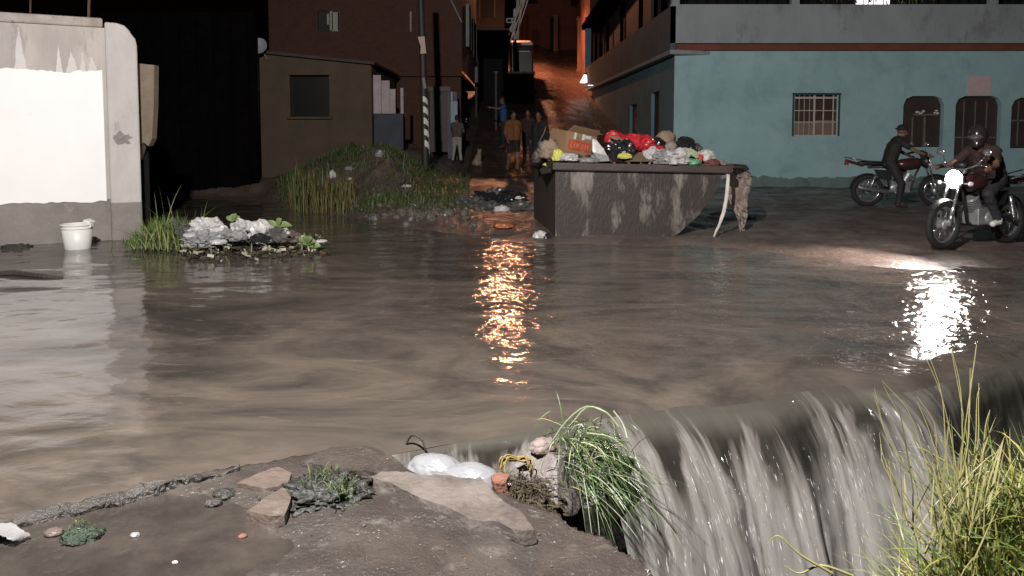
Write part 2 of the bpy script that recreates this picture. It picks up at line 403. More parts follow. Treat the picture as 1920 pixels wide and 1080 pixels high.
# left of the weir the sheet simply runs under the slab edge
lipx = np.where(wx < LIP[0, 0], np.minimum(LIP[0, 1] + (wx - LIP[0, 0]) * 0.6, LIP[0, 1]) - 0.25 * sm(0, .3, LIP[0, 0] - wx), lipx)
lipx = np.maximum(lipx, 1.8)
WX, TT = np.meshgrid(wx, T); LY = np.broadcast_to(lipx, WX.shape)
WY = LY + (24.5 - LY) * TT ** 1.6
WZ = 0.0 * WX + 0.016 * fbm(WX, WY, 0.9, 31, 3) + 0.008 * fbm(WX * 1.0, WY * 1.6, 3.1, 33, 3)
dl = WY - LY
weir = sm(LIP[0, 0] - .1, LIP[0, 0] + .2, WX)
WZ = WZ - weir * (0.06 * np.exp(-dl / 0.12) + 0.03 * np.exp(-dl / 0.5))
nxw, nyw = len(wx), len(T); idx = np.arange(nxw * nyw).reshape(nyw, nxw)
mb = MB(); mb.v = np.stack([WX, WY, WZ], -1).reshape(-1, 3).tolist()
mb.f = [tuple(q) for q in np.stack([idx[:-1, :-1], idx[:-1, 1:], idx[1:, 1:], idx[1:, :-1]], -1).reshape(-1, 4).tolist()]; mb.mi = [0] * len(mb.f)
struct(put('water', mb, M_water, org=(0, 0, 0), smooth=True))
# the fall: the sheet leaves the lip and drops in an arc
def fall_mat():
    m, nt, b = nt_mat('falling_water'); L = nt.links.new
    uv = N(nt, 'ShaderNodeUVMap'); uv.uv_map = 'flow'
    def noise(su, sv, sc, det=6, dist=0.0, rough=.6):
        mp = N(nt, 'ShaderNodeMapping'); mp.inputs['Scale'].default_value = (su, sv, 1); L(uv.outputs[0], mp.inputs[0])
        n = N(nt, 'ShaderNodeTexNoise'); n.inputs['Scale'].default_value = sc; n.inputs['Detail'].default_value = det; n.inputs['Distortion'].default_value = dist; n.inputs['Roughness'].default_value = rough
        L(mp.outputs[0], n.inputs['Vector']); return n.outputs['Fac']
    wide = noise(4.2, .5, 1, 4, .9); fine = noise(26, 1.3, 1, 7, .7, .68); spark = noise(60, 5.0, 1, 4)
    sep = N(nt, 'ShaderNodeSeparateXYZ'); L(uv.outputs[0], sep.inputs[0])
    def math_(op, a, b_=None):
        n = N(nt, 'ShaderNodeMath', operation=op)
        for i, q in enumerate((a, b_)):
            if q is None: continue
            if isinstance(q, (int, float)): n.inputs[i].default_value = q
            else: L(q, n.inputs[i])
        return n.outputs[0]
    def rng(v, a, b_, lo=0, hi=1):
        n = N(nt, 'ShaderNodeMapRange'); n.inputs['From Min'].default_value = a; n.inputs['From Max'].default_value = b_; n.inputs['To Min'].default_value = lo; n.inputs['To Max'].default_value = hi
        n.interpolation_type = 'SMOOTHSTEP'; L(v, n.inputs['Value']); return n.outputs[0]
    # foam grows with the distance fallen
    start = math_('SUBTRACT', sep.outputs['Y'], math_('MULTIPLY', rng(wide, .35, .65), .75))
    grow = rng(start, -.35, .2)
    fo = math_('MULTIPLY', grow, rng(math_('ADD', math_('MULTIPLY', wide, .75), math_('MULTIPLY', fine, .45)), .36, .70))
    cr = N(nt, 'ShaderNodeValToRGB'); e = cr.color_ramp.elements; e[0].color = (.066, .061, .051, 1); e[1].color = (.225, .216, .204, 1); e2 = e.new(.4); e2.color = (.118, .111, .101, 1); L(fo, cr.inputs[0])
    fo = math_('MULTIPLY', fo, rng(sep.outputs['X'], 2.75, 2.05))
    sp = math_('MULTIPLY', rng(spark, .62, .72), rng(start, -.1, .2))
    mx = N(nt, 'ShaderNodeMix', data_type='RGBA'); L(sp, mx.inputs['Factor']); L(cr.outputs[0], mx.inputs['A']); mx.inputs['B'].default_value = (.75, .74, .72, 1)
    L(mx.outputs['Result'], b.inputs['Base Color'])
    L(rng(fo, 0, .6, .08, .55), b.inputs['Roughness']); b.inputs['IOR'].default_value = 1.33
    L(math_('MAXIMUM', rng(math_('ADD', fo, math_('MULTIPLY', fine, .3)), .08, .42, .35, 1), rng(sep.outputs['Y'], .35, .05)), b.inputs['Alpha'])
    bp = N(nt, 'ShaderNodeBump'); bp.inputs['Strength'].default_value = .4; bp.inputs['Distance'].default_value = .01; L(fine, bp.inputs['Height']); L(bp.outputs[0], b.inputs['Normal'])
    return m
M_fall = fall_mat()
def fall(name, x0, x1, drop, v0, dirx, seed, lead=0):
    xs = np.arange(x0, x1, 0.012); k = 46
    ly = np.interp(xs, LIP[:, 0], LIP[:, 1]) + (.0 if lead == 0 else -.01)
    su = np.concatenate([[0], np.cumsum(np.hypot(np.diff(xs), np.diff(ly)))])
    vx = v0 * (1 + 0.42 * fbm(xs, xs * 0, 2.6, seed, 2) + 0.08 * fbm(xs, xs * 0, 14, seed + 3, 2))
    if name == 'waterfall': vx = vx * (1 - .45 * sm(2.1, 3.0, xs))
    dirs = dirx + .45 * fbm(xs, xs * 0, 1.9, seed + 21, 3)
    tmax = math.sqrt(2 * drop / 9.8); mb = MB(); uvs = []
    zl = -0.082 + 0.010 * fbm(xs, xs * 0, 3.1, seed + 5, 2)
    for j in range(k + 1):
        t = tmax * (j / k) ** 0.8
        for i, x in enumerate(xs):
            wob = 0.010 * (fbm(np.array([x * 1.0]), np.array([t * 2.0]), 12, seed + 7, 3)[0]) * min(1, t / .08)
            dx = dirs[i] * vx[i] * t + wob; dy = -vx[i] * t - wob * .8
            y = ly[i] - 0.004 + dy + 0.10 * (1 - min(1, t / .02))
            z = zl[i] - 0.5 * 9.8 * t * t - 0.1 * t + 0.02 * (1 - min(1, t / .02))
            mb.v.append((x + dx, y, z)); uvs.append((su[i], (0.5 * 9.8 * t * t + vx[i] * t * .7) * (1 if name == 'waterfall' else 2.6)))
    nn = len(xs)
    for j in range(k):
        for i in range(nn - 1): mb.f.append((j * nn + i, (j + 1) * nn + i, (j + 1) * nn + i + 1, j * nn + i + 1)); mb.mi.append(0)
    me = mb.mesh(name, M_fall, (0, 0, 0), True)
    ul = me.uv_layers.new(name='flow'); li = np.zeros(len(me.loops), np.int32); me.loops.foreach_get('vertex_index', li)
    ul.data.foreach_set('uv', np.array(uvs)[li].ravel())
    o = bpy.data.objects.new(name, me); COL.objects.link(o); return struct(o)
fall('waterfall', 0.42, 5.6, 1.35, 1.2, 0.42, 3)
# drops and broken strands thrown clear of the sheet
random.seed(77); mb = MB()
for i in range(460):
    x = random.uniform(.5, 2.8); t = random.uniform(.17, .5) ; v = 1.2 * random.uniform(.8, 1.5); y = float(np.interp(x, LIP[:, 0], LIP[:, 1]))
    p = V((x + .42 * v * t + random.gauss(0, .015), y - v * t - abs(random.gauss(0, .03)) - .01, -.07 - 4.9 * t * t - .1 * t)); d = V((.42 * v, -v, -9.8 * t - .1)).normalized(); L_ = random.uniform(.01, .05) * (1 + 2 * t) * random.random() + .004; r = random.uniform(.0006, .0015)
    mb.tube([p, p + d * L_ * .5, p + d * L_], [r * .4, r, r * .3], 5)
M_drop = pm('water_drops', (.62, .62, .62), (.5, .5, .5), 9, .15); o = put('spray', mb, M_drop, org=(0, 0, 0)); tag(o, 'drops and thin broken strands of water thrown off the waterfall', 'spray', None, 'stuff')
fall('water', LIP[0, 0] + .06, 0.44, 0.6, 0.55, 0.2, 9)
# low pool under the falls and shallow puddle on the slab
mb = MB(); mb.add([(-1.2, .5, -1.28), (7, .5, -1.28), (7, 5.2, -1.28), (-1.2, 5.2, -1.28)], [(0, 1, 2, 3)]); struct(put('water', mb, M_water, org=(0, 0, 0)))
mb = MB()
ring = [tuple(G(px, py, .005)) for px, py in ((-500, 1058), (0, 985), (180, 945), (330, 910), (440, 892), (560, 895), (640, 900), (640, 985), (560, 1080), (400, 1200), (-500, 1300))]
mb.add(ring, [tuple(range(len(ring)))])
M_pud = pm('puddle_water', (.06, .05, .042), (.034, .029, .025), 4.5, .16, .4, 9, bdist=.02)
struct(put('puddle', mb, M_pud, org=(0, 0, 0)))
# ------------------------------------------------------------------ light
w = bpy.data.worlds.new('World'); S.world = w; w.use_nodes = True
wn = w.node_tree; bg = wn.nodes['Background']
sky = wn.nodes.new('ShaderNodeTexSky'); sky.sky_type = 'NISHITA'; sky.sun_disc = False; sky.sun_elevation = R(-4); sky.sun_rotation = R(200)
wn.links.new(sky.outputs[0], bg.inputs['Color']); bg.inputs['Strength'].default_value = SKY_STR
def spot(name, loc, aim, watts, col, size, blend, rad):
    l = bpy.data.lights.new(name, 'SPOT'); l.energy = watts; l.color = col; l.spot_size = R(size); l.spot_blend = blend; l.shadow_soft_size = rad
    o = bpy.data.objects.new(name, l); COL.objects.link(o); o.location = loc
    o.rotation_euler = (V(aim) - V(loc)).to_track_quat('-Z', 'Y').to_euler(); return o
spot('street_lamp_light', (-1.5, .8, 5.7), (.3, 10.5, .2), KEY_W, (1.0, .955, .925), 112, .6, .12)
spot('sodium_lamp_light', (-.1, 47, 10.3), (2.2, 47.5, 4), SOD_W, (1.0, .32, .16), 114, .6, .25)
S.view_settings.view_transform = 'Standard'; S.view_settings.look = 'None'; S.view_settings.exposure = EXPO; S.view_settings.gamma = 1
S.cycles.use_denoising = True; S.cycles.max_bounces = 6; S.cycles.sample_clamp_indirect = 4
# ================================================================== buildings and street furniture
M_white = pm('white_paint', (.84, .83, .82), (.80, .79, .78), 1.4, .6, .12, 22, c3=(.45, .42, .40), s3=2.3, t3=(.66, .8))
M_plaster = pm('old_plaster', (.36, .325, .30), (.46, .42, .39), 1.7, .8, .3, 18, c3=(.2, .17, .145), s3=1.6, t3=(.58, .74), stretch=(2.0, 2.0, .55))
M_plinth = pm('damp_plaster', (.235, .21, .195), (.17, .15, .135), 2.2, .75, .4, 22, c3=(.32, .29, .27), s3=5, t3=(.6, .72))
M_pillar = pm('pillar_plaster', (.50, .47, .455), (.42, .39, .37), 2.0, .8, .3, 20, c3=(.22, .19, .17), s3=1.9, t3=(.6, .72), stretch=(1.6, 1.6, .6))
M_dark = pm('dark_void', (.006, .006, .006), (.004, .004, .004), 2, .9)
M_rust = pm('rusted_steel', (.09, .05, .032), (.05, .03, .02), 6, .7, .3, 40)
# ---- white boundary wall at the left
Wa = G(268, 447.5); u = (G(268, 447.5) - G(0, 463)); u.z = 0; u.normalize(); nrm = V((u.y, -u.x, 0))
W0 = Wa - u * 6.4
def WP(s, z, o=0): return Wa - u * s + V((0, 0, z - Wa.z)) + nrm * o     # s = metres left of the right end
wall = thing('boundary_wall', 'tall white painted plaster wall with a damp grey foot and chipped end pillar', 'wall', tuple(Wa))
def wbox(mb, s0, s1, z0, z1, o0, o1):
    mb.hexa([WP(s1, z0, o1), WP(s0, z0, o1), WP(s0, z0, o0), WP(s1, z0, o0)], [WP(s1, z1, o1), WP(s0, z1, o1), WP(s0, z1, o0), WP(s1, z1, o0)])
TOPZ = 3.28
mb = MB(); wbox(mb, .42, 6.6, .62, TOPZ - .14, -.18, 0); put('upper_plaster', mb, M_plaster, wall)
mb = MB(); wbox(mb, .42, 6.6, -.2, .62, -.18, -.01); put('plinth', mb, M_plinth, wall)
# painted field with an uneven top edge, a coat of paint 4 mm thick with tall brush spikes
mb = MB(); top = []; random.seed(3)
n = 150; zt = []
for i in range(n + 1):
    s = .47 + (6.6 - .47) * i / n
    z = 2.50 + .05 * mn.noise(V((s * 1.5, 0, 0))) + .03 * mn.noise(V((s * 7, 0, 1))) + .02 * mn.noise(V((s * 19, 0, 4)))
    for (cs, ht, wd) in ((1.45, .62, .075), (.83, .30, .10), (1.02, .36, .05), (2.15, .48, .09), (.62, .22, .06), (3.1, .4, .08)):
        z += 0 
    zt.append(z)
for i in range(n):
    s0 = .47 + (6.6 - .47) * i / n; s1 = .47 + (6.6 - .47) * (i + 1) / n
    zb = [.60 + .05 * mn.noise(V((q * 2.2, 3, 0))) + .025 * mn.noise(V((q * 8, 5, 0))) for q in (s0, s1)]
    mb.hexa([WP(s1, zb[1], .006), WP(s0, zb[0], .006), WP(s0, zb[0], .001), WP(s1, zb[1], .001)], [WP(s1, zt[i + 1], .006), WP(s0, zt[i], .006), WP(s0, zt[i], .001), WP(s1, zt[i + 1], .001)])
put('painted_field', mb, M_white, wall)
M_thin = pm('thin_whitewash', (.60, .57, .55), (.52, .49, .47), 2.5, .8)
mb = MB()
for (cs, ht, wd) in ((1.50, .60, .085), (.86, .30, .09), (1.02, .36, .05), (2.15, .48, .09), (.60, .22, .09), (3.1, .4, .08), (.72, .27, .05)):
    L1 = [(cs + wd * (1 - t ** .8) + .018 * mn.noise(V((cs * 9, t * 7, 0))), 2.44 + t * (ht + .06)) for t in np.linspace(0, .97, 12)]; L2 = [(cs - wd * (1 - t ** 1.1) + .018 * mn.noise(V((cs * 5, t * 7, 4))), 2.44 + t * (ht + .06)) for t in np.linspace(.97, 0, 12)]
    mb.prism([WP(a_, b_, .003) for a_, b_ in L1 + L2], nrm * -.0025)
put('brush_streaks', mb, M_thin, wall)
mb = MB(); outl = [(0, -.2), (0, 2.9), (.015, 3.0), (.06, 3.06), (.10, 3.13), (.16, 3.19), (.26, 3.22), (.42, 3.225), (.42, -.2)]
mb.prism([WP(a_ + .012 * mn.noise(V((b_ * 4, 0, 3))) * (a_ < .05), b_, .045) for a_, b_ in outl], nrm * -.405); p = put('pillar', mb, M_pillar, wall, bevel=.03)
mb = MB(); wbox(mb, -.004, .424, -.2, .58, -.362, .052); put('pillar_foot', mb, M_plinth, wall, bevel=.03)
mb = MB(); wbox(mb, .44, 6.6, TOPZ - .14, TOPZ, -.22, .035); put('coping', mb, pm('mossy_coping', (.42, .38, .35), (.27, .23, .2), 3, .8, .4, 25, c3=(.07, .06, .05), s3=4, t3=(.6, .68)), wall, bevel=.03)
for s in (.62, 1.35): 
    mb = MB(); b0 = WP(s, TOPZ - .03, -.08); mb.tube([b0, b0 + V((.01, 0, .2)), b0 + V((.03, 0, .42)), b0 + V((.02, 0, .8))], .012 if s > 1 else .02, 6); put('rebar', mb, M_rust, wall)
M_patch = pm('stain', (.25, .23, .225), (.2, .18, .17), 8, .85)
mb = MB()   # bare patch on the pillar
mb.prism([WP(.24 + (.12 + .07 * mn.noise(V((math.cos(a) * 2, math.sin(a) * 2, 1)))) * math.cos(a), 1.52 + (.085 + .06 * mn.noise(V((math.cos(a) * 2.6, math.sin(a) * 2.6, 5)))) * math.sin(a), .0485) for a in np.linspace(0, 2 * math.pi, 44, endpoint=False)], nrm * -.003); put('bare_patch', mb, M_patch, wall)
# wall stub behind
sb = thing('wall_stub', 'narrow bare tan plaster wall stub behind the end of the white wall', 'wall', tuple(D(275, 420, 12.2)))
q0 = D(258, 270, 12.2); q1 = D(284, 282, 12.2); mb = MB()
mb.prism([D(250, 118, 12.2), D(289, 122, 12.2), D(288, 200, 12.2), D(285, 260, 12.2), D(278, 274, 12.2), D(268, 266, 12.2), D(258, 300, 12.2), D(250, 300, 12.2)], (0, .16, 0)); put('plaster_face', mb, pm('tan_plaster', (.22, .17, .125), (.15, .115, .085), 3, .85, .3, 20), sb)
mb = MB(); mb.box(D(258, 360, 12.5), (.3, .2, 3.4)); put('post', mb, M_dark, sb)
# ---- blackened gate sheet for the unlit gap behind the water at the left
gate = thing('shade_gate', 'ribbed sheet gate blackened to stand for the unlit gap between the white wall and the low tan house', 'gate', tuple(D(380, 372, 20.5)))
M_shade = pm('shade_black', (.005, .004, .004), (.003, .0025, .0025), 3, .9, .3, 20, spec=.0)  # near-black: the darkness of the gap is put into the colour
mb = MB(); a, b = D(200, 380, 20.5), D(487, 380, 20.5); mb.box(((a.x + b.x) / 2, 20.5, 2.3), (b.x - a.x, .06, 4.8)); put('sheet', mb, M_shade, gate)
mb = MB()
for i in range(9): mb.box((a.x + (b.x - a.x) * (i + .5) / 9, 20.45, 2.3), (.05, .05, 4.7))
put('ribs', mb, M_shade, gate)
# ---- low tan house
hb = D(590, 272, 21.6); hz = hb.z - .9
house = thing('plaster_house', 'low tan plaster house with one square dark window behind the grassy mound', 'house', (hb.x, 21.6, hz))
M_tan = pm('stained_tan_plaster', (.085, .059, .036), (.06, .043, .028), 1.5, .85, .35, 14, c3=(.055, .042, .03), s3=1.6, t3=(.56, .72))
xl, xr = D(487, 200, 21.6).x, D(697, 200, 21.6).x; zt0, zt1 = D(487, 100, 21.6).z, D(697, 122, 21.6).z
wx0, wx1 = D(543, 150, 21.6).x - xl, D(617, 150, 21.6).x - xl; wz0, wz1 = D(560, 219, 21.6).z - hz, D(560, 141, 21.6).z - hz
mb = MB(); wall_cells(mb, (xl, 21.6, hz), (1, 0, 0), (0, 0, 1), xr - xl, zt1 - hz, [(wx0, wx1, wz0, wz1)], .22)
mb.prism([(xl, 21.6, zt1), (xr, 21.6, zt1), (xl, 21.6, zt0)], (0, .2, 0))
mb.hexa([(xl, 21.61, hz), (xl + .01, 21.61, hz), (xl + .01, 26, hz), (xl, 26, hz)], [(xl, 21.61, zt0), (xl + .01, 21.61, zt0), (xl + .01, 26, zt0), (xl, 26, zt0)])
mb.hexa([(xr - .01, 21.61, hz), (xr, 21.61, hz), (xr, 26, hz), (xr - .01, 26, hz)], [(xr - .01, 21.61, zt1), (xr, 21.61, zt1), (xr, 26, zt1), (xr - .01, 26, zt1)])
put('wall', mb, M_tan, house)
mb = MB(); mb.prism([(xl - .2, 21.42, zt0 + .02), (xr + .12, 21.42, zt1 - .0), (xr + .12, 21.42, zt1 + .07), (xl - .2, 21.42, zt0 + .10)], (0, 4.7, 0)); put('roof', mb, pm('roof_sheet', (.05, .03, .026), (.03, .02, .018), 4, .7), house)
win = MB(); win.box((xl + (wx0 + wx1) / 2, 21.84, hz + (wz0 + wz1) / 2), (wx1 - wx0 + .02, .05, wz1 - wz0 + .02)); wo = put('window', win, pm('dark_glass', (.010, .010, .010), (.008, .008, .007), 3, .25), house)
mb = MB(); mb.box((xl + (wx0 + wx1) / 2, 21.56, hz + wz0 - .03), (wx1 - wx0 + .14, .14, .06)); put('sill', mb, M_tan, wo); mb = MB(); mb.box((xl + (wx0 + wx1) / 2, 21.58, hz + wz1 + .03), (wx1 - wx0 + .1, .08, .05)); put('lintel', mb, M_tan, wo)
mb = MB(); c = D(487, 88, 21.2); mb.lathe(tuple(c), [(.01, 0), (.12, .015), (.2, .06), (.22, .085), (.2, .07), (.1, .03), (.01, .02)], 20, Matrix.Rotation(R(75), 3, 'X')); mb.tube([c + V((0, .05, 0)), c + V((0.1, .3, -.3))], .015); 
tag(put('satellite_dish', mb, pm('dish_grey', (.28, .3, .3), (.24, .26, .26), 3, .5)), 'small pale satellite dish at the corner of the tan house roof', 'satellite dish')
# ---- stepped pale fence beside it
fx = [697, 715, 731, 742]; ft = [141, 151, 167, 186]
fence = thing('stepped_fence', 'pale sheet metal fence with a stepped top beside the tan house', 'fence', tuple(D(722, 275, 21.9)))
M_pale = pm('pale_sheet', (.43, .36, .37), (.33, .27, .28), 2.5, .7, c3=(.2, .16, .16), s3=2); M_blue = pm('faded_blue_paint', (.05, .055, .075), (.035, .04, .055), 2, .8, .2, 20)
for i in range(3):
    a = D(fx[i], ft[i], 21.9); b = D(fx[i + 1], 213, 21.9); mb = MB(); mb.box(((a.x + b.x) / 2, 21.9, (a.z + b.z) / 2), (b.x - a.x, .03, a.z - b.z)); put('panel', mb, M_pale, fence)
a = D(690, 213, 22.05); b = D(757, 280, 22.05); mb = MB(); mb.box(((a.x + b.x) / 2, 22.05, (a.z + b.z) / 2), (b.x - a.x, .2, a.z - b.z)); put('base', mb, M_blue, fence)
a = D(751, 165, 21.9); b = D(757, 213, 21.9); mb = MB(); mb.box(((a.x + b.x) / 2, 21.9, (a.z + b.z) / 2), (b.x - a.x, .06, a.z - b.z)); put('gate_post', mb, M_pale, fence)
# ---- tall brick house behind
M_brick, ntb, bb = nt_mat('dark_red_brick')
co = N(ntb, 'ShaderNodeTexCoord'); bt = N(ntb, 'ShaderNodeTexBrick'); mp = N(ntb, 'ShaderNodeMapping'); mp.inputs['Rotation'].default_value = (R(90), 0, 0)
ntb.links.new(co.outputs['Object'], mp.inputs[0]); ntb.links.new(mp.outputs[0], bt.inputs['Vector'])
bt.inputs['Color1'].default_value = (.085, .03, .018, 1); bt.inputs['Color2'].default_value = (.062, .024, .015, 1); bt.inputs['Mortar'].default_value = (.07, .04, .03, 1); bt.inputs['Scale'].default_value = 3.2; bt.inputs['Mortar Size'].default_value = .014
ntb.links.new(bt.outputs['Color'], bb.inputs['Base Color']); bb.inputs['Roughness'].default_value = .85
yb = 26.5; bx0, bx1 = D(505, 100, yb).x, D(866, 100, yb).x; bz = .5; zs = D(800, 136, yb).z
bh = thing('brick_house', 'tall dark red brick house with a curtained upper window and a grey painted alley side', 'house', ((bx0 + bx1) / 2, yb, bz))
ux0, ux1 = D(596, 40, yb).x - bx0, D(636, 40, yb).x - bx0; uz0, uz1 = D(600, 60, yb).z - zs, D(600, 20, yb).z - zs
mb = MB(); wall_cells(mb, (bx0, yb, zs), (1, 0, 0), (0, 0, 1), bx1 - bx0, 4.4, [(ux0, ux1, uz0, uz1)], .15)
mb.box(((bx0 + bx1) / 2, yb + .35, (zs + bz) / 2), (bx1 - bx0 - .1, .3, zs - bz)); put('wall', mb, M_brick, bh)
mb = MB(); mb.box((bx0 + (ux0 + ux1) / 2, yb + .13, zs + (uz0 + uz1) / 2), (ux1 - ux0, .04, uz1 - uz0)); wo = put('window', mb, pm('window_glass', (.05, .055, .05), (.04, .04, .04), 2, .2), bh)
mb = MB()
for (t, zz, ww) in ((.60, .55, .10), (.8, .5, .24), (.97, .52, .08), (.45, .62, .07)): mb.box((bx0 + ux0 + (ux1 - ux0) * t, yb + .09, zs + uz0 + (uz1 - uz0) * zz), (ww, .02, (uz1 - uz0) * (.9 if t > .5 else .5)))
put('curtain', mb, pm('pale_curtain', (.42, .42, .36), (.26, .27, .23), 9, .8, stretch=(5, 1, 1)), wo)
mb = MB(); a = D(770, 22, yb - .06); b = D(770, 60, yb - .06); mb.tube([a, b], .035, 8); put('drain_pipe', mb, pm('pale_pipe', (.4, .36, .34), None, 3, .6), bh)
# alley side of the upper floor, overhanging, with windows
y2 = 36.0; x2 = D(893, 100, y2).x; zs2 = D(893, 160, y2).z; zs1 = D(865, 131, yb).z; 
M_grey = pm('grey_side_paint', (.27, .265, .255), (.22, .215, .21), 1.5, .8, .2, 20, c3=(.14, .13, .12), s3=2.4)
u2 = V((x2 - bx1, y2 - yb, 0)); Lu = u2.length
holes = [(Lu * .22, Lu * .36, 1.0, 2.5), (Lu * .52, Lu * .80, .9, 2.4), (Lu * .86, Lu * .97, .1, 1.2)]
mb = MB(); wall_cells(mb, (bx1 + .004, yb, zs1), u2, (0, 0, 1), Lu, 4.6, holes, -.12); mb.prism([(bx1 + .004, yb, zs1), (bx1 + .004, yb, zs2), (x2, y2, zs2)], (-.02, 0, 0)); put('alley_side', mb, M_grey, bh)
for h in holes:
    mb = MB(); p = V((bx1, yb, zs1)) + u2 / Lu * (h[0] + h[1]) / 2 + V((-.08, 0, (h[2] + h[3]) / 2)); mb.box(p, (.03, h[1] - h[0], h[3] - h[2]), rz=math.atan2(u2.y, u2.x) - R(90)); put('window', mb, M_dark, bh)
mb = MB(); mb.hexa([(bx0, yb, zs - .12), (bx1, yb, zs - .12), (x2, y2, zs - .12), (bx0, y2, zs - .12)], [(bx0, yb, zs - .002), (bx1, yb, zs - .002), (x2, y2, zs - .002), (bx0, y2, zs - .002)]); put('floor_slab', mb, M_brick, bh)
mb = MB(); mb.box((bx1 - .9, y2 / 2 + yb / 2, (zs + bz) / 2 - .1), (1.2, y2 - yb - 1, zs - bz - .3)); put('ground_floor', mb, M_shade, bh)  # near-black for the recess shade under the overhang
mb = MB(); a = D(842, -8, yb - .4); b = D(866, 42, yb - .2); mb.tube([a, (a + b) / 2 + V((.02, 0, -.05)), b], .02, 6); tag(put('cable', mb, pm('pale_cable', (.35, .35, .34), None, 3, .5)), 'pale cable sloping down to the grey side of the brick house', 'cable')
# grey corrugated shutter and blue poster at the corner
sh = thing('roller_shutter', 'dull grey corrugated shutter under the brick house beside the striped pole', 'shutter', tuple(D(828, 285, 25.6)))
a = D(806, 172, 25.6); b = D(843, 285, 25.6); mb = MB(); k = 22
for i in range(k): mb.box((a.x + (b.x - a.x) * (i + .5) / k, 25.6 + .02 * (i % 2), (a.z + b.z) / 2), ((b.x - a.x) / k * .98, .04, a.z - b.z))
put('curtain_panel', mb, pm('shutter_grey', (.085, .06, .055), (.06, .045, .045), 3, .6), sh)
mb = MB(); mb.box(((a.x + b.x) / 2, 25.57, a.z + .08), (b.x - a.x + .1, .2, .16)); put('head_box', mb, pm('shutter_box', (.10, .08, .08), None, 3, .6), sh)
po = thing('blue_poster', 'narrow pale blue poster board beside the shutter at the alley corner', 'poster', tuple(D(852, 285, 25.3)))
a = D(845, 190, 25.3); b = D(858, 231, 25.3); mb = MB(); mb.box(((a.x + b.x) / 2, 25.3, (a.z + b.z) / 2), (b.x - a.x, .03, a.z - b.z)); put('board', mb, pm('poster_blue', (.20, .27, .36), (.30, .36, .42), 7, .6), po)
mb = MB(); mb.box(((a.x + b.x) / 2 - .06, 25.34, (a.z + b.z) / 2 - .5), (.3, .04, 2.3)); put('backing', mb, pm('poster_backing', (.12, .12, .15), (.08, .08, .1), 4, .7), po)
mb = MB(); mb.tube([D(847, 172, 25.25), D(847, 190, 25.25)], .03, 8); put('bracket', mb, pm('bracket', (.6, .6, .6), None, 3, .3), po)
# ---- striped utility pole
pb = D(799, 292, 19.6)
pole = thing('striped_pole', 'utility pole painted with slanting black and white stripes on the grassy mound', 'pole', (pb.x, pb.y, pb.z - .1))
pt = D(787, -60, 19.6); mb = MB(); axis_v = (pt - pb)
mb.tube([pb - V((0, 0, 1.1)), pb + axis_v * .5, pt], [.095, .085, .075], 20); put('shaft', mb, pm('dark_pole', (.028, .022, .02), (.02, .016, .015), 4, .6), pole)
M_stripe = pm('white_stripe', (.66, .64, .60), (.55, .52, .48), 6, .7)
for (za, zb) in ((283, 262), (262, 241), (241, 220), (220, 199), (200, 181)):
    t0 = (pb.z - D(797, za, 19.6).z) / -axis_v.z; t1 = t0 + .55 * ((pb.z - D(797, zb, 19.6).z) / -axis_v.z - t0)
    c0 = pb + axis_v * t0; h = (pb + axis_v * t1 - c0).length; mb = MB(); n = 24
    for i in range(n):
        an = 2 * math.pi * i / n; o = .12 * math.sin(an - R(165)); r = .094 - .012 * t0
        mb.v.append((c0.x + r * math.cos(an), c0.y + r * math.sin(an), c0.z + o)); mb.v.append((c0.x + r * math.cos(an), c0.y + r * math.sin(an), c0.z + o + h))
    for i in range(n): mb.f.append((2 * i, 2 * ((i + 1) % n), 2 * ((i + 1) % n) + 1, 2 * i + 1)); mb.mi.append(0)
    put('stripe', mb, M_stripe, pole, smooth=True)
mb = MB(); a = D(785, 68, 19.45); b = D(798, 101, 19.45); mb.prism([D(783, 69, 19.44), D(796, 68, 19.44), D(799, 100, 19.44), D(788, 101, 19.44), D(789, 88, 19.44)], (0, .02, 0)); put('notice_plate', mb, pm('plate', (.42, .32, .28), (.36, .27, .24), 5, .7), pole)
mb = MB(); mb.prism([D(791, 147, 19.48), D(796, 145, 19.48), D(800, 165, 19.48), D(795, 167, 19.48)], (0, .012, 0)); put('notice_plate', mb, pm('plate2', (.2, .16, .14), None, 5, .7), pole)
# ---- teal corner building
TY = 22.5; tx0 = G(1265, 356).x; tz = -.1; zband0, zband1 = D(1400, 95, TY).z, D(1400, 83, TY).z
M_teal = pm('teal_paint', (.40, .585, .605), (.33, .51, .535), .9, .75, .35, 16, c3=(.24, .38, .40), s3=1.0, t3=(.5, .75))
M_par = pm('grey_parapet', (.36, .40, .415), (.30, .33, .345), 1.2, .8, .2, 18, c3=(.2, .2, .195), s3=1.3, stretch=(1, 1, .5))
tb = thing('corner_building', 'two storey teal corner building with a red band and three dark arched openings', 'building', (tx0, TY, 0))
TW = 13.0
def T(px0, px1, pt, pb_): return (D(px0, 200, TY).x - tx0, D(px1, 200, TY).x - tx0, D(1500, pb_, TY).z - tz, D(1500, pt, TY).z - tz)
h_win = T(1489, 1571, 178, 255); h_a1 = T(1694, 1770, 180, 276); h_a2 = T(1792, 1878, 180, 352); h_a3 = T(1897, 1975, 183, 278)
mb = MB(); wall_cells(mb, (tx0, TY, tz), (1, 0, 0), (0, 0, 1), TW, zband0 - tz, [h_win], .14)
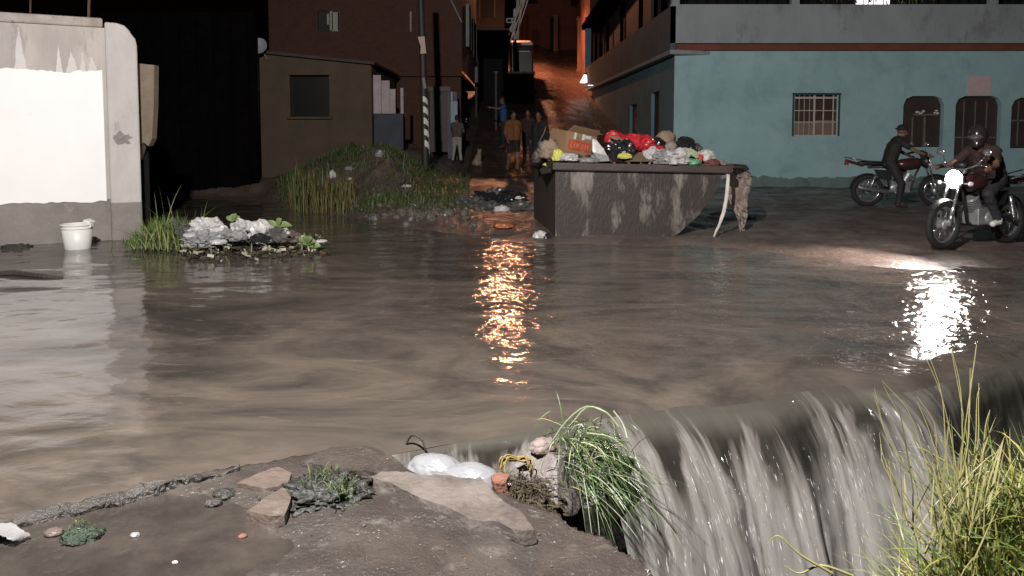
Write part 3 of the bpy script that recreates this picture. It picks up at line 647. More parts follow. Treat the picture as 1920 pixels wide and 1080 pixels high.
# arched openings: cut in their own cells
mb = MB(); wall_cells(mb, (tx0, TY, tz), (1, 0, 0), (0, 0, 1), TW, zband0 - tz, [h_win, h_a1, h_a2, h_a3], .2)
for h in (h_a1, h_a2, h_a3):
    a, b, c, d = h; k = .26
    for (x, sx) in ((a, 1), (b, -1)):
        P = lambda xx, zz, o=0: V((tx0 + xx, TY + .001 + o, tz + zz))
        mb.prism([P(x, d), P(x + sx * k, d), P(x + sx * k * .3, d - k * .3), P(x, d - k)] if sx < 0 else [P(x, d - k), P(x + sx * k * .3, d - k * .3), P(x + sx * k, d), P(x, d)], (0, .18, 0))
put('wall', mb, M_teal, tb)
# damp mould creeping up the foot of the wall, a skin 3 mm thick
mb = MB(); n = 160; M_mould = pm('mouldy_teal', (.17, .25, .245), (.11, .165, .155), 1.6, .8, .3, 18, c3=(.06, .085, .07), s3=2.2)
for i in range(n):
    x0_, x1_ = tx0 + TW * i / n, tx0 + TW * (i + 1) / n
    if any(h_[0] - .05 < (i + .5) / n * TW < h_[1] + .05 and h_[2] < .6 for h_ in (h_a1, h_a2, h_a3)):
        if mb.v: put('damp_mould', mb, M_mould, tb); mb = MB()
        continue
    za, zb_ = [.34 + .16 * mn.noise(V((q_ * .8, 0, 0))) + .10 * mn.noise(V((q_ * 3.1, 2, 0))) + .05 * mn.noise(V((q_ * 11, 5, 0))) for q_ in (x0_, x1_)]
    mb.hexa([(x0_, TY - .003, tz), (x1_, TY - .003, tz), (x1_, TY - .0005, tz), (x0_, TY - .0005, tz)], [(x0_, TY - .003, za), (x1_, TY - .003, zb_), (x1_, TY - .0005, zb_), (x0_, TY - .0005, za)])
put('damp_mould', mb, M_mould, tb)
# side wall into the alley: a darker teal carries its shade
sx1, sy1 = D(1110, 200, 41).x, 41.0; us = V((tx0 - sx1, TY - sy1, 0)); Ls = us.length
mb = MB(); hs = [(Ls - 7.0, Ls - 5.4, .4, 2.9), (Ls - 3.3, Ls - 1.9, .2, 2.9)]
wall_cells(mb, (sx1, sy1, tz), us, (0, 0, 1), Ls, zband0 - tz, [(Ls - 7.2, Ls - 5.8, 1.0, 2.75), (Ls - 3.2, Ls - 2.0, .2, 3.0)], .15); put('alley_wall', mb, pm('shaded_teal_paint', (.17, .27, .31), (.13, .21, .245), 1.0, .8, .25, 16, c3=(.09, .14, .16), s3=1.2), tb)
for (s0, s1, a, b) in ((Ls - 7.2, Ls - 5.8, 1.0, 2.75), (Ls - 3.2, Ls - 2.0, .2, 3.0)):
    c = V((sx1, sy1, tz)) + us / Ls * (s0 + s1) / 2; mb = MB(); mb.box((c.x + .12, c.y, tz + (a + b) / 2), (.04, (s1 - s0), b - a), rz=math.atan2(us.y, us.x) + R(90)); put('door', mb, pm('dark_door', (.02, .022, .025), None, 3, .5), tb)
mb = MB(); mb.box((tx0 + TW / 2 - .03, TY - .04, (zband0 + zband1) / 2), (TW + .16, .2, zband1 - zband0)); put('red_band', mb, pm('brick_red_band', (.23, .062, .042), (.16, .05, .036), 3, .8), tb)
px0 = D(1257, 50, TY - .3).x; zp = D(1400, 8, TY - .3).z
mb = MB(); mb.box((px0 + TW / 2, TY - .22, (zband1 + zp) / 2), (TW, .16, zp - zband1)); put('parapet', mb, M_par, tb)
# upper floor set back behind the parapet: piers, dark openings, lit room, railing bars
for xx in (D(1266, 0, TY - .2).x - px0, D(1490, 0, TY - .2).x - px0, 9.0, 12.6): mb = MB(); mb.box((px0 + xx, TY - .2, zp + .9), (.22, .18, 1.8)); put('pier', mb, M_par, tb)
mb = MB(); mb.box((px0 + TW / 2, TY + 1.6, zp + .8), (TW, .1, 3.2)); put('upper_wall', mb, M_dark, tb)
M_lit = pm('lit_window', (.8, .75, .8), None, 3, .5, emit=(1, .88, .95), estr=2.0)
c0, c1 = D(1606, 0, TY + 1.5).x, D(1668, 0, TY + 1.5).x; mb = MB(); mb.box(((c0 + c1) / 2, TY + 1.52, zp + .9), (c1 - c0, .04, 1.3)); put('lit_window', mb, M_lit, tb)
mb = MB()
for i in range(46): mb.box((px0 + .35 + i * .28, TY - .2, zp + .5), (.02, .02, 1.0))
mb.box((px0 + TW / 2, TY - .2, zp + 1.0), (TW, .04, .04)); put('railing', mb, M_dark, tb)
mb = MB(); random.seed(5)
for i in range(60):
    c = V((px0 + random.uniform(4.2, 7.5), TY - .12, zp + random.uniform(.0, .25))); mb.blade(c, (random.uniform(-.5, .5), -.2, 1), random.uniform(.15, .35), .05, .8, 4)
put('balcony_plants', mb, pm('balcony_leaf', (.10, .14, .03), (.16, .14, .04), 9, .5), tb)
# alley side upper storey: parapet and posts darkened in colour for shade, roof slab
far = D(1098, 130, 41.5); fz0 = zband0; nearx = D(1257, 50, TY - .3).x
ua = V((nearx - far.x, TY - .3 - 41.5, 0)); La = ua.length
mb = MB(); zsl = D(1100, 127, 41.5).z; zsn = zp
mb.hexa([(far.x, 41.5, fz0), (nearx, TY - .3, fz0), (nearx + .15, TY - .3, fz0), (far.x + .15, 41.5, fz0)], [(far.x, 41.5, zsl), (nearx, TY - .3, zsn - .05), (nearx + .15, TY - .3, zsn - .05), (far.x + .15, 41.5, zsl)]); put('side_parapet', mb, pm('shaded_parapet_paint', (.10, .135, .145), (.075, .10, .11), 1.5, .8), tb)
mb = MB(); mb.hexa([(far.x, 41.5, fz0 - .12), (nearx, TY - .3, fz0 - .12), (tx0 + 1, TY, fz0 - .12), (far.x + 1, 41.5, fz0 - .12)], [(far.x, 41.5, fz0 - .004), (nearx, TY - .3, fz0 - .004), (tx0 + 1, TY, fz0 - .004), (far.x + 1, 41.5, fz0 - .004)]); put('overhang_slab', mb, M_par, tb)
mb = MB(); zr = D(1098, 55, 41.5).z
mb.box((far.x + .1, 41.4, (zsl + zr) / 2 - .2), (.3, .3, zr - zsl + 1.6)); put('corner_post', mb, pm('blue_post', (.17, .30, .40), (.13, .24, .33), 2, .7), tb)
for t in (.17, .36, .55, .75, .93):
    p = V((far.x, 41.5, 0)) + ua * t; mb = MB(); mb.box((p.x + .1, p.y, zsl + (zsn - zsl) * t + 1.0), (.12, .12, 2.3)); put('post', mb, M_shade, tb)
mb = MB(); mb.hexa([(far.x - .2, 41.8, zr), (nearx - .3, TY - .8, zr + .55), (nearx + 4, TY - .8, zr + .55), (far.x + 4, 41.8, zr)], [(far.x - .2, 41.8, zr + .25), (nearx - .3, TY - .8, zr + .8), (nearx + 4, TY - .8, zr + .8), (far.x + 4, 41.8, zr + .25)]); put('roof_eave', mb, M_shade, tb)
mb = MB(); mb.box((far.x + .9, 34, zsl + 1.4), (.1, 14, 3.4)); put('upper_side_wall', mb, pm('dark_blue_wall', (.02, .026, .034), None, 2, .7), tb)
# window with grille
X = lambda x: tx0 + x
Z = lambda z: tz + z
mb = MB(); a, b, c, d = h_win; mb.box((X((a + b) / 2), TY + .12, Z((c + d) / 2)), (b - a, .03, d - c)); wo = put('window', mb, pm('brown_pane', (.085, .05, .04), (.06, .036, .03), 5, .3), tb)
mb = MB(); mb.box((X(a + (b - a) * .72), TY + .09, Z(c + (d - c) * .2)), ((b - a) * .5, .02, (d - c) * .38)); mb.box((X(a + (b - a) * .25), TY + .09, Z(c + (d - c) * .17)), ((b - a) * .42, .02, (d - c) * .32)); put('curtain', mb, pm('beige_curtain', (.26, .19, .14), (.2, .14, .1), 6, .8), wo)
mb = MB()
for (t, ww) in ((.0, .05), (.47, .05), (.68, .03), (.90, .03), (1.0, .05), (.24, .012), (.12, .012), (.36, .012)): mb.box((X(a + (b - a) * t), TY + .03, Z((c + d) / 2)), (ww, .03, d - c + .04))
for (t, ww) in ((0, .06), (.34, .03), (.62, .025), (.93, .05)): mb.box((X((a + b) / 2), TY + .025, Z(c + (d - c) * t)), (b - a, .025, ww))
put('frame', mb, pm('white_frame', (.62, .56, .50), (.5, .45, .4), 5, .5), wo)
mb = MB(); mb.box((X((a + b) / 2), TY - .02, Z(d + .03)), (b - a + .12, .1, .05)); mb.box((X(b + .03), TY - .015, Z((c + d) / 2)), (.04, .05, d - c)); mb.box((X(a - .03), TY - .015, Z((c + d) / 2)), (.04, .05, d - c)); put('surround', mb, pm('dark_teal_trim', (.04, .075, .08), None, 3, .7), wo)
# arched openings
M_in = pm('brown_interior', (.07, .05, .042), (.045, .033, .028), 2, .5); M_glint = pm('glint_white', (.8, .8, .8), None, 3, .2); M_grille = pm('grey_grille', (.2, .19, .18), None, 3, .5)
for i, (h, nm) in enumerate(((h_a1, 'window'), (h_a2, 'door'), (h_a3, 'window'))):
    a, b, c, d = h; mb = MB(); mb.box((X((a + b) / 2), TY + .19, Z((c + d) / 2)), (b - a, .03, d - c)); wo = put(nm, mb, M_in, tb)
    mb = MB()
    if i == 0:
        mb.box((X(a + (b - a) * .62), TY + .15, Z(c + (d - c) * .64)), ((b - a) * .6, .04, .05)); mb.box((X(a + (b - a) * .6), TY + .15, Z(c + (d - c) * .3)), (.05, .04, (d - c) * .6)); mb.box((X(a + (b - a) * .3), TY + .15, Z(c + (d - c) * .3)), (.03, .04, (d - c) * .6))
        put('frame', mb, M_grille, wo)
        random.seed(4)
        for k in range(7): mb = MB(); mb.ball((X(a + (b - a) * random.uniform(.35, .97)), TY + .1, Z(c + (d - c) * random.uniform(.66, .73))), (random.uniform(.02, .06), .02, random.uniform(.02, .04)), nu=8, nv=6); put('glint_bead', mb, M_glint, wo)  # small bright balls stand for glints on the glass
    else:
        for t in (.25, .5, .75): mb.box((X(a + (b - a) * t), TY + .16, Z((c + d) / 2)), (.025, .03, (d - c) * .9))
        mb.box((X((a + b) / 2), TY + .16, Z(c + (d - c) * .55)), (b - a, .03, .04)); put('grille', mb, M_grille, wo)
mb = MB(); a, b = D(1816, 143, TY - .03), D(1858, 178, TY - .03); mb.box(((a.x + b.x) / 2, TY - .012, (a.z + b.z) / 2), (b.x - a.x, .016, a.z - b.z)); tag(put('notice_board', mb, pm('pink_white_board', (.62, .46, .46), (.66, .54, .54), 4, .6)), 'blank pinkish white notice board above the arched door of the teal building', 'notice')
# small white lamp under the corner of the upper floor
lc = D(1097, 146, 41.0); lamp = thing('wall_lamp', 'small lit white lamp under the far corner of the teal building', 'lamp', tuple(lc))
mb = MB(); mb.lathe(tuple(lc + V((0, 0, -.25))), [(.27, 0), (.25, .05), (.12, .3), (.05, .42)], 16); mb.cur = 0; put('shade', mb, pm('lamp_glow', (.9, .9, .85), None, 3, .5, emit=(1, .95, .85), estr=1.6), lamp)
mb = MB(); mb.box(lc + V((.1, .0, .22)), (.3, .06, .06)); put('bracket', mb, M_dark, lamp)
mb = MB(); c = D(1107, 160, 38.5); mb.box(c, (.24, .1, .04)); tag(put('tube_lamp', mb, pm('tube_glow', (.9, .9, .9), None, 3, .5, emit=(.9, .95, 1), estr=1.3)), 'tiny lit white tube lamp under the overhang of the teal building', 'lamp')
# street lamp over the alley, its head above the picture
sl = thing('street_lamp', 'orange sodium street lamp on a slim pole over the alley', 'street lamp', (.2, 47.3, H1(.2, 47.3)))
mb = MB(); mb.tube([(.2, 47.3, H1(.2, 47.3)), (.2, 47.3, 9.9), (.1, 47.25, 10.4), (-.05, 47.2, 10.6)], [.09, .06, .05, .04], 10); put('pole', mb, M_shade, sl, smooth=True)
mb = MB(); mb.ball((-.4, 47.15, 10.64), (.55, .27, .12), nu=16, nv=8); put('housing', mb, M_shade, sl, smooth=True)
mb = MB(); mb.ball((-.4, 47.05, 10.52), (.45, .22, .08), nu=16, nv=8); put('lens', mb, pm('sodium_lens', (.9, .5, .2), None, 3, .4, emit=(1.0, .40, .2), estr=SOD_LENS), sl, smooth=True)
# ---- houses up the alley
def simple_house(name, label, x0, x1, y0, y1, z1, mat, opens, door=None):
    zb = min(H1(x0, y0), H1(x1, y0)) - .4; t = thing(name, label, 'house', ((x0 + x1) / 2, y0, zb)); mb = MB()
    wall_cells(mb, (x0, y0, zb), (1, 0, 0), (0, 0, 1), x1 - x0, z1 - zb, opens, .2)
    for (xx) in (x0, x1): mb.box((xx + (.05 if xx == x0 else -.05), (y0 + y1) / 2 + .02, (z1 + zb) / 2), (.1, y1 - y0 - .04, z1 - zb))
    put('wall', mb, mat, t)
    mb = MB(); mb.box(((x0 + x1) / 2, (y0 + y1) / 2, z1 + .08), (x1 - x0 + .4, y1 - y0 + .4, .16)); put('roof', mb, M_rust, t)
    for o in opens:
        mb = MB(); mb.box((x0 + (o[0] + o[1]) / 2, y0 + .18, zb + (o[2] + o[3]) / 2), (o[1] - o[0], .04, o[3] - o[2])); w_ = put('door' if o[2] < .6 else 'window', mb, M_dark, t)
        mb = MB()
        for xx in (o[0] + .05, o[1] - .05): mb.box((x0 + xx, y0 + .1, zb + (o[2] + o[3]) / 2), (.1, .12, o[3] - o[2]))
        mb.box((x0 + (o[0] + o[1]) / 2, y0 + .1, zb + o[3] - .05), (o[1] - o[0] - .2, .12, .1)); put('frame', mb, pm('house_trim', (.03, .022, .018), None, 3, .7), w_)
    return t
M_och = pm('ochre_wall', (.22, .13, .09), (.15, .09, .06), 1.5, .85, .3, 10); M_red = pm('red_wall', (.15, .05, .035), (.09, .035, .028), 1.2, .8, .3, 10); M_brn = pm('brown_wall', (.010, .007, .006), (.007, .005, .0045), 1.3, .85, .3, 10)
simple_house('alley_house', 'dark red house closing the top of the alley behind the orange road', .2, 6.4, 66, 74, 15.5, M_red, [(1.0, 2.0, 4.2, 6.0), (2.9, 3.7, .4, 3.2), (4.6, 5.6, 4.0, 5.8)])
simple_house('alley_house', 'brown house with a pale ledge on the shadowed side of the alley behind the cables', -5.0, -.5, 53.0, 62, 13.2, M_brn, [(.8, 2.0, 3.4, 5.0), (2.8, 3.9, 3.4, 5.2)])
simple_house('alley_house', 'ochre house with tall door frames beside the top of the orange road', 5.0, 8.5, 52, 62, 11.5, M_och, [(.4, 1.3, .5, 3.2), (1.9, 2.9, 2.0, 3.6)])
simple_house('alley_house', 'reddish narrow house just beyond the far corner of the teal building', 4.3, 7.5, 44, 50, 11.0, M_red, [(.5, 1.3, .5, 3.0), (1.7, 2.5, 3.8, 5.2)])
for (x0, y0, wd, ht) in ((4.35, 51.6, .22, 3.4), (3.55, 64.8, .35, 2.9), (4.9, 58.0, .3, 3.2)):
    mb = MB(); zg = H1(x0, y0) - .1; mb.box((x0, y0, zg + ht / 2), (wd, .2, ht)); mb.box((x0, y0, zg + ht + .05), (wd + .12, .3, .1)); mb.box((x0, y0, zg + .1), (wd + .1, .3, .3))
    tag(put('gate_pillar', mb, M_och, bevel=.01), {4.35: 'slim ochre gate pillar beside the ochre alley house', 3.55: 'stout lit ochre gate pillar in front of the dark red house', 4.9: 'ochre gate pillar halfway up the orange road'}[x0], 'pillar', 'gate pillars along the alley')
for (pa, pb2, pt_, yy, lb_) in ((890, 953, 58, 36.8, 'added near-black shed standing in for alley shade left of the van'), (953, 1001, 139, 36.2, 'added low black wall for shade hiding the lower half of the parked van')):  # added blocks: near-black fills the alley's shaded side and hides the lit road
    a, b = D(pa, pt_, yy), D(pb2, pt_, yy); zb = min(H1(a.x, yy), H1(b.x, yy)) - .5; t = thing('shade_shed' if pa < 900 else 'shade_wall', lb_, 'shed' if pa < 900 else 'wall', ((a.x + b.x) / 2, yy, zb))
    mb = MB(); mb.hexa([(a.x, yy, zb), (b.x, yy, zb), (b.x, yy + 3, zb), (a.x, yy + 3, zb)], [(a.x, yy, a.z), (b.x, yy, a.z), (b.x, yy + 3, a.z), (a.x, yy + 3, a.z)]); put('wall', mb, M_shade, t)
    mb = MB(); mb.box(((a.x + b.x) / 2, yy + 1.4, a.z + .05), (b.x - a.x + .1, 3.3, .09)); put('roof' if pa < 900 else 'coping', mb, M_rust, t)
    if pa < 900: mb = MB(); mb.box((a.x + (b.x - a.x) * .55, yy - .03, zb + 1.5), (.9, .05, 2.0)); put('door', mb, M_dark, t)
# ---- utility pole with crossarms and cables
ub = D(967, 165, 38.5); up = thing('utility_pole', 'slim utility pole with a pale fitting and white crossarm frame above the parked truck', 'utility pole', (ub.x, 38.5, H1(ub.x, 38.5) - .1))
mb = MB(); t_ = D(963, -40, 38.5); mb.tube([(ub.x, 38.5, H1(ub.x, 38.5) - .2), t_], [.1, .075], 12); put('shaft', mb, M_shade, up)
M_wh = pm('white_steel', (.75, .72, .68), None, 3, .4)
mb = MB(); c = D(965, 24, 38.3); mb.tube([c + V((0, 0, -.22)), c + V((0, 0, .12)), c + V((0, 0, .2))], [.075, .07, .03], 12); put('lamp_fitting', mb, M_wh, up)
mb = MB(); 
for (p, q) in (((950, 35), (968, 35)), ((950, 42), (968, 42)), ((950, 35), (950, 42)), ((960, 35), (960, 42))): mb.tube([D(*p, 38.3), D(*q, 38.3)], .028, 6)
put('crossarm', mb, M_wh, up)
random.seed(11); M_cab = pm('pale_cable_skin', (.75, .70, .66), (.6, .52, .48), 4, .45)
cabs = [((993, -12), (980, 30), (962, 80)), ((977, -12), (974, 34), (971, 76)), ((982, -12), (966, 34), (946, 70)), ((975, -12), (966, 40), (957, 78)), ((985, -12), (976, 22), (960, 72)), ((979, -12), (969, 30), (952, 58)), ((988, -12), (972, 36), (958, 60)), ((980, -12), (978, 18), (967, 74)), ((972, -12), (968, 20), (964, 78)), ((964, 45), (945, 78), (925, 96)), ((960, 50), (942, 68), (924, 66)), ((958, 54), (945, 64), (930, 62))]
for i, (a, b, c) in enumerate(cabs):
    d0 = 38.1 - .05 * i; A, B, C_ = D(*a, d0), D(*b, d0), D(*c, d0); pts = [A * (1 - t) ** 2 + (B * 2 - (A + C_) / 2) * 2 * t * (1 - t) + C_ * t * t for t in np.linspace(0, 1, 12)]
    mb = MB(); mb.tube(pts, .026, 6); tag(put('overhead_cable', mb, M_cab), 'thin pale cable of the tangled bundle hanging by the alley utility pole' if i < 9 else 'short pale cable end curling out from the bundle towards the dark house', 'cable', 'tangled overhead cables at the pole' if i < 9 else 'loose cable ends beside the pole')
for (px, a, b, y, lab) in ((930, 135, 200, 30, 'thin grey post standing in the dark beside the brick house'), (893, 165, 260, 33, 'thin dim post at the alley corner of the brick house')):
    mb = MB(); p0, p1 = D(px, a, y), D(px, b, y); p1.z = H1(p1.x, y); mb.tube([p1, p0], .05, 8); mb.box(p0, (.14, .14, .04)); tag(put('metal_post', mb, pm('dull_post', (.10, .085, .08), None, 3, .6)), lab, 'post')
# ---- parked truck
tc = D(978, 150, 41.5); tzb = H1(tc.x, 41.5); trx0, trx1 = D(955, 100, 41.5).x, D(1001, 100, 41.5).x
tr = thing('parked_truck', 'dark parked van with a pale roof edge standing in the shaded side of the alley', 'van', ((trx0 + trx1) / 2, 41.5, tzb))
M_tr = pm('dark_van_paint', (.02, .02, .022), None, 3, .35); zt_ = D(978, 81, 41.5).z; cxm = (trx0 + trx1) / 2; wd = trx1 - trx0
mb = MB(); mb.hexa([(trx0, 41.5, tzb + .35), (trx1, 41.5, tzb + .35), (trx1, 45.5, tzb + 1.1), (trx0, 45.5, tzb + 1.1)], [(trx0 + .05, 41.6, zt_), (trx1 - .05, 41.6, zt_), (trx1 - .05, 45.4, zt_ + .6), (trx0 + .05, 45.4, zt_ + .6)]); put('body', mb, M_tr, tr, bevel=.08)
mb = MB(); mb.box((cxm, 41.52, zt_ - .03), (wd * .9, .06, .14)); mb.box((cxm + .1, 41.5, zt_ - .42), (wd * .5, .05, .05)); put('roof_edge', mb, pm('pale_edge', (.5, .5, .5), None, 3, .35), tr)
mb = MB(); mb.box((cxm, 41.53, zt_ - .25), (wd * .8, .05, .3)); put('rear_window', mb, pm('van_glass', (.02, .03, .045), None, 3, .1), tr)
mb = MB(); mb.prism([(trx0, 41.45, tzb + 1.0), (trx1 - .3, 41.45, tzb + .55), (trx1 - .3, 41.45, tzb + .62), (trx0, 41.45, tzb + 1.12)], (0, .05, 0)); put('bumper', mb, pm('bumper', (.3, .3, .3), None, 3, .4), tr)
for xx in (trx0 + .2, trx1 - .2):
    for yy in (42.2, 44.6):
        mb = MB(); mb.torus((xx, yy, H1(xx, yy) + .33), .24, .1, axis='Y'); 
        for i in range(len(mb.v)): x_, y_, z_ = mb.v[i]; mb.v[i] = (xx + (y_ - yy), yy + (x_ - xx), z_)
        put('wheel', mb, M_dark, tr, smooth=True)
# ================================================================== rubbish container
M_steel = pm('stained_steel', (.046, .035, .029), (.022, .018, .016), 1.6, .5, .35, 25, c3=(.20, .175, .155), s3=1.7, t3=(.52, .64), stretch=(1.7, 1, .5), rvar=.15)
M_rim = pm('dark_rim', (.055, .04, .036), (.036, .028, .026), 3, .5, .3, 30)
yF, yB = 11.95, 13.85
cb = D(1150, 449, yF); zt = 1.10
ct = thing('rubbish_container', 'open dark steel rubbish container streaked with pale stains, piled high with rubbish', 'container', (cb.x, 12.9, .0))
xL = D(1041, 400, yF).x; xRt = D(1366, 320, yF).x; xRb = D(1256, 452, yF).x; zb0 = -.02
prof = [(xL, zb0), (xRb - .02, zb0), (xRb + .14, zb0 + .10), (xRb + .42, zb0 + .36), (xRb + .68, zb0 + .72), (xRt, zt - .05), (xL, zt)]
xLb = D(1001, 310, yB).x
def back(p): return V((p[0] - (xL - xLb) * (1 if p[0] < xL + .01 else .35), yB, p[1]))
def front(p): return V((p[0], yF, p[1]))
mb = MB(); mb.prism([front(p) for p in prof], (0, .04, 0)); put('front_panel', mb, M_steel, ct); mb = MB(); mb.prism([back(p) for p in prof], (0, -.04, 0)); put('back_panel', mb, M_steel, ct)
mb = MB(); n = len(prof)
for i in range(n - 2 + 1):
    a, b = (prof[i], prof[i + 1]) if i < n - 2 else (prof[n - 1], prof[0])
    if i == n - 2: pass
    A, B, C_, E = front(a) + V((0, .04, 0)), front(b) + V((0, .04, 0)), back(b) - V((0, .04, 0)), back(a) - V((0, .04, 0)); nrm_ = (B - A).cross(E - A).normalized() * .03
    mb.add([A, B, C_, E, A + nrm_, B + nrm_, C_ + nrm_, E + nrm_], [(0, 1, 2, 3), (7, 6, 5, 4), (0, 4, 5, 1), (2, 6, 7, 3)])
put('end_panel', mb, M_rim, ct)
mb = MB(); fr = [front(prof[6]), front(prof[5]), back(prof[5]), back(prof[6])]
for i in range(4):
    a, b = fr[i] + V((0, -.03 if i == 0 else 0, .0)), fr[(i + 1) % 4] + V((0, -.03 if i == 0 else 0, 0)); d = (b - a); mb.box((a + b) / 2 + V((0, 0, .0)), (d.length + .1, .11, .12), rot=d.to_track_quat('X', 'Z').to_matrix())
put('rim', mb, M_rim, ct, bevel=.02)
M_skid = M_rim
# flared end flap, with a rag hanging from it
fl = [front(prof[5]) + V((0, 0, .03)), V((D(1404, 328, 12.9).x, 12.9, 1.03)), V((D(1398, 322, 13.6).x, 13.6, 1.06)), back(prof[5]) + V((0, 0, .05))]
mb = MB(); mb.prism(fl, (0, 0, -.035)); put('end_flap', mb, M_steel, ct)
def cloth(name, pts0, pts1, mat, sag=.05, seed=1, n=16, thick=.012):
    """a hanging strip between two rails of points"""
    mb = MB(); m = len(pts0); rows = []
    for i in range(m):
        r = []
        for j in range(n + 1):
            t = j / n; p = V(pts0[i]) * (1 - t) + V(pts1[i]) * t
            p += V((.3, 1, .2)) * sag * mn.noise(V((t * 3.5 + seed * 9, i * .9, seed))) + V((0, .5, 0)) * sag * mn.noise(V((t * 9, i * 1.3 + seed * 5, 2)))
            r.append(p)
        rows.append(r)
    for r in rows: mb.v.extend([tuple(p) for p in r])
    for i in range(m - 1):
        for j in range(n): mb.f.append((i * (n + 1) + j, i * (n + 1) + j + 1, (i + 1) * (n + 1) + j + 1, (i + 1) * (n + 1) + j)); mb.mi.append(0)
    o = put(name, mb, mat, smooth=True); s = o.modifiers.new('t', 'SOLIDIFY'); s.thickness = thick; return o
def fine(pts, k=6):
    out = []; pts = [V(p) for p in pts]; e = [pts[0] * 2 - pts[1]] + pts + [pts[-1] * 2 - pts[-2]]
    for i in range(1, len(e) - 2):
        a, b, c, f = e[i - 1], e[i], e[i + 1], e[i + 2]
        for t in range(k):
            u_ = t / k; out.append((b * 2 + (c - a) * u_ + (a * 2 - b * 5 + c * 4 - f) * u_ ** 2 + (b * 3 - a - c * 3 + f) * u_ ** 3) * .5)
    return out + [pts[-1]]
M_rag = pm('dirty_rag', (.27, .215, .185), (.18, .14, .12), 5, .85, .4, 40, c3=(.42, .38, .36), s3=4, t3=(.58, .7))
tag(cloth('hanging_rag', fine([D(1338, 303, 12.6), D(1362, 316, 12.5), D(1369, 334, 12.45), D(1364, 366, 12.45), D(1374, 392, 12.45), D(1383, 412, 12.45), D(1388, 436, 12.45)]), fine([D(1388, 314, 13.2), D(1409, 329, 12.75), D(1407, 350, 12.6), D(1401, 384, 12.55), D(1402, 402, 12.5), D(1396, 424, 12.5), D(1398, 446, 12.45)]), M_rag, .12, 3), 'long dirty grey brown rag hanging over the sloped end of the rubbish container', 'rag')
M_bagw = pm('white_plastic', (.52, .51, .50), (.40, .39, .38), 5, .35, .2, 30)
M_bagw2 = pm('greyish_plastic', (.28, .275, .275), (.19, .185, .185), 5, .35, .2, 30)
M_bagk = pm('black_plastic', (.016, .016, .018), (.022, .021, .022), 5, .22, .3, 25)
M_bagg = pm('dark_grey_plastic', (.06, .058, .055), (.10, .095, .09), 6, .3, .3, 25, c3=(.3, .29, .28), s3=6, t3=(.6, .68))
M_red = pm('red_plastic', (.52, .035, .045), (.40, .025, .03), 5, .3, .2, 30)
M_card = pm('cardboard', (.26, .16, .085), (.22, .135, .07), 4, .85, .2, 60)
M_lab = pm('red_label', (.42, .065, .03), (.36, .05, .028), 9, .7); M_labt = pm('label_lettering', (.42, .16, .085), None, 9, .7)
M_yel = pm('yellow_wrap', (.62, .60, .10), (.5, .5, .12), 5, .4); M_grn = pm('green_wrap', (.14, .38, .2), (.1, .3, .16), 5, .4); M_pgr = pm('pale_green_sheet', (.36, .42, .22), (.3, .34, .2), 5, .6)
M_beige = pm('tan_sack', (.26, .19, .135), (.2, .14, .1), 6, .8, .3, 40); M_drk = pm('dark_refuse', (.045, .038, .03), (.022, .02, .016), 14, .75, .9, 26, c3=(.15, .12, .09), s3=16, t3=(.6, .7))
strap_l = fine([D(1361, 318, 12.05), D(1362, 335, 11.86), D(1357, 380, 11.82), D(1349, 412, 11.78), D(1340, 436, 11.74), D(1334, 450, 11.72)]); strap_r = fine([D(1368, 320, 12.05), D(1368, 338, 11.86), D(1363, 385, 11.82), D(1354, 415, 11.78), D(1343, 437, 11.74), D(1336, 451, 11.72)])
tag(cloth('hanging_strap', strap_l, strap_r, pm('pale_strap', (.62, .58, .52), (.5, .46, .42), 8, .7), .03, 5, 5, .008), 'long white strap hanging down the front corner of the rubbish container', 'strap')
# heap of loose refuse filling the container
random.seed(21); mb = MB()
nxx, nyy = 60, 26
for j in range(nyy + 1):
    for i in range(nxx + 1):
        x = xLb + .06 + (xRt - .12 - xLb) * i / nxx; y = yF + .06 + (yB - yF - .12) * j / nyy
        e = min(1, 4 * min(i / nxx, 1 - i / nxx, 0.9)) * min(1, 3.2 * min(j / nyy + .1, 1 - j / nyy + .1)); h = 1.0 + .30 * e * (1 - .35 * i / nxx) + .07 * mn.noise(V((x * 5, y * 5, 0))) + .05 * mn.noise(V((x * 13, y * 13, 2)))
        mb.v.append((x, y, h))
for j in range(nyy):
    for i in range(nxx): mb.f.append((j * (nxx + 1) + i, j * (nxx + 1) + i + 1, (j + 1) * (nxx + 1) + i + 1, (j + 1) * (nxx + 1) + i)); mb.mi.append(0)
for k in range(420):
    i = random.randint(2, nxx - 2); j = random.randint(0, nyy - 3); p = V(mb.v[j * (nxx + 1) + i]); s = random.uniform(.03, .11)
    mb.box(p + V((0, 0, .02)), (s, s * random.uniform(.3, 1), s * random.uniform(.1, .5)), rot=Quaternion((random.random(), random.random(), random.random()), random.uniform(0, 3)).to_matrix())
for k in range(330):
    i = random.randint(2, nxx - 2); j = random.randint(0, nyy - 6); p = V(mb.v[j * (nxx + 1) + i]); s = random.uniform(.03, .10); mb.cur = random.choice((1, 1, 1, 2, 2, 3, 4, 5, 6))
    q_ = Quaternion((random.random(), random.random(), random.random()), random.uniform(0, 3)).to_matrix(); n_ = 7
    mb.add([p + V((0, 0, .04)) + q_ @ V((s * (.6 + random.random()) * math.cos(6.28 * u / n_), s * (.4 + random.random()) * math.sin(6.28 * u / n_), random.gauss(0, .25) * s)) for u in range(n_)] + [p + V((0, 0, .05))], [(u, (u + 1) % n_, n_) for u in range(n_)])
r_ = put('rubble', mb, [M_drk, M_bagw, M_card, M_red, M_grn, M_yel, M_bagw2]); tag(r_, 'dark mixed refuse heaped inside the container under the bags', 'rubbish', None, 'stuff')
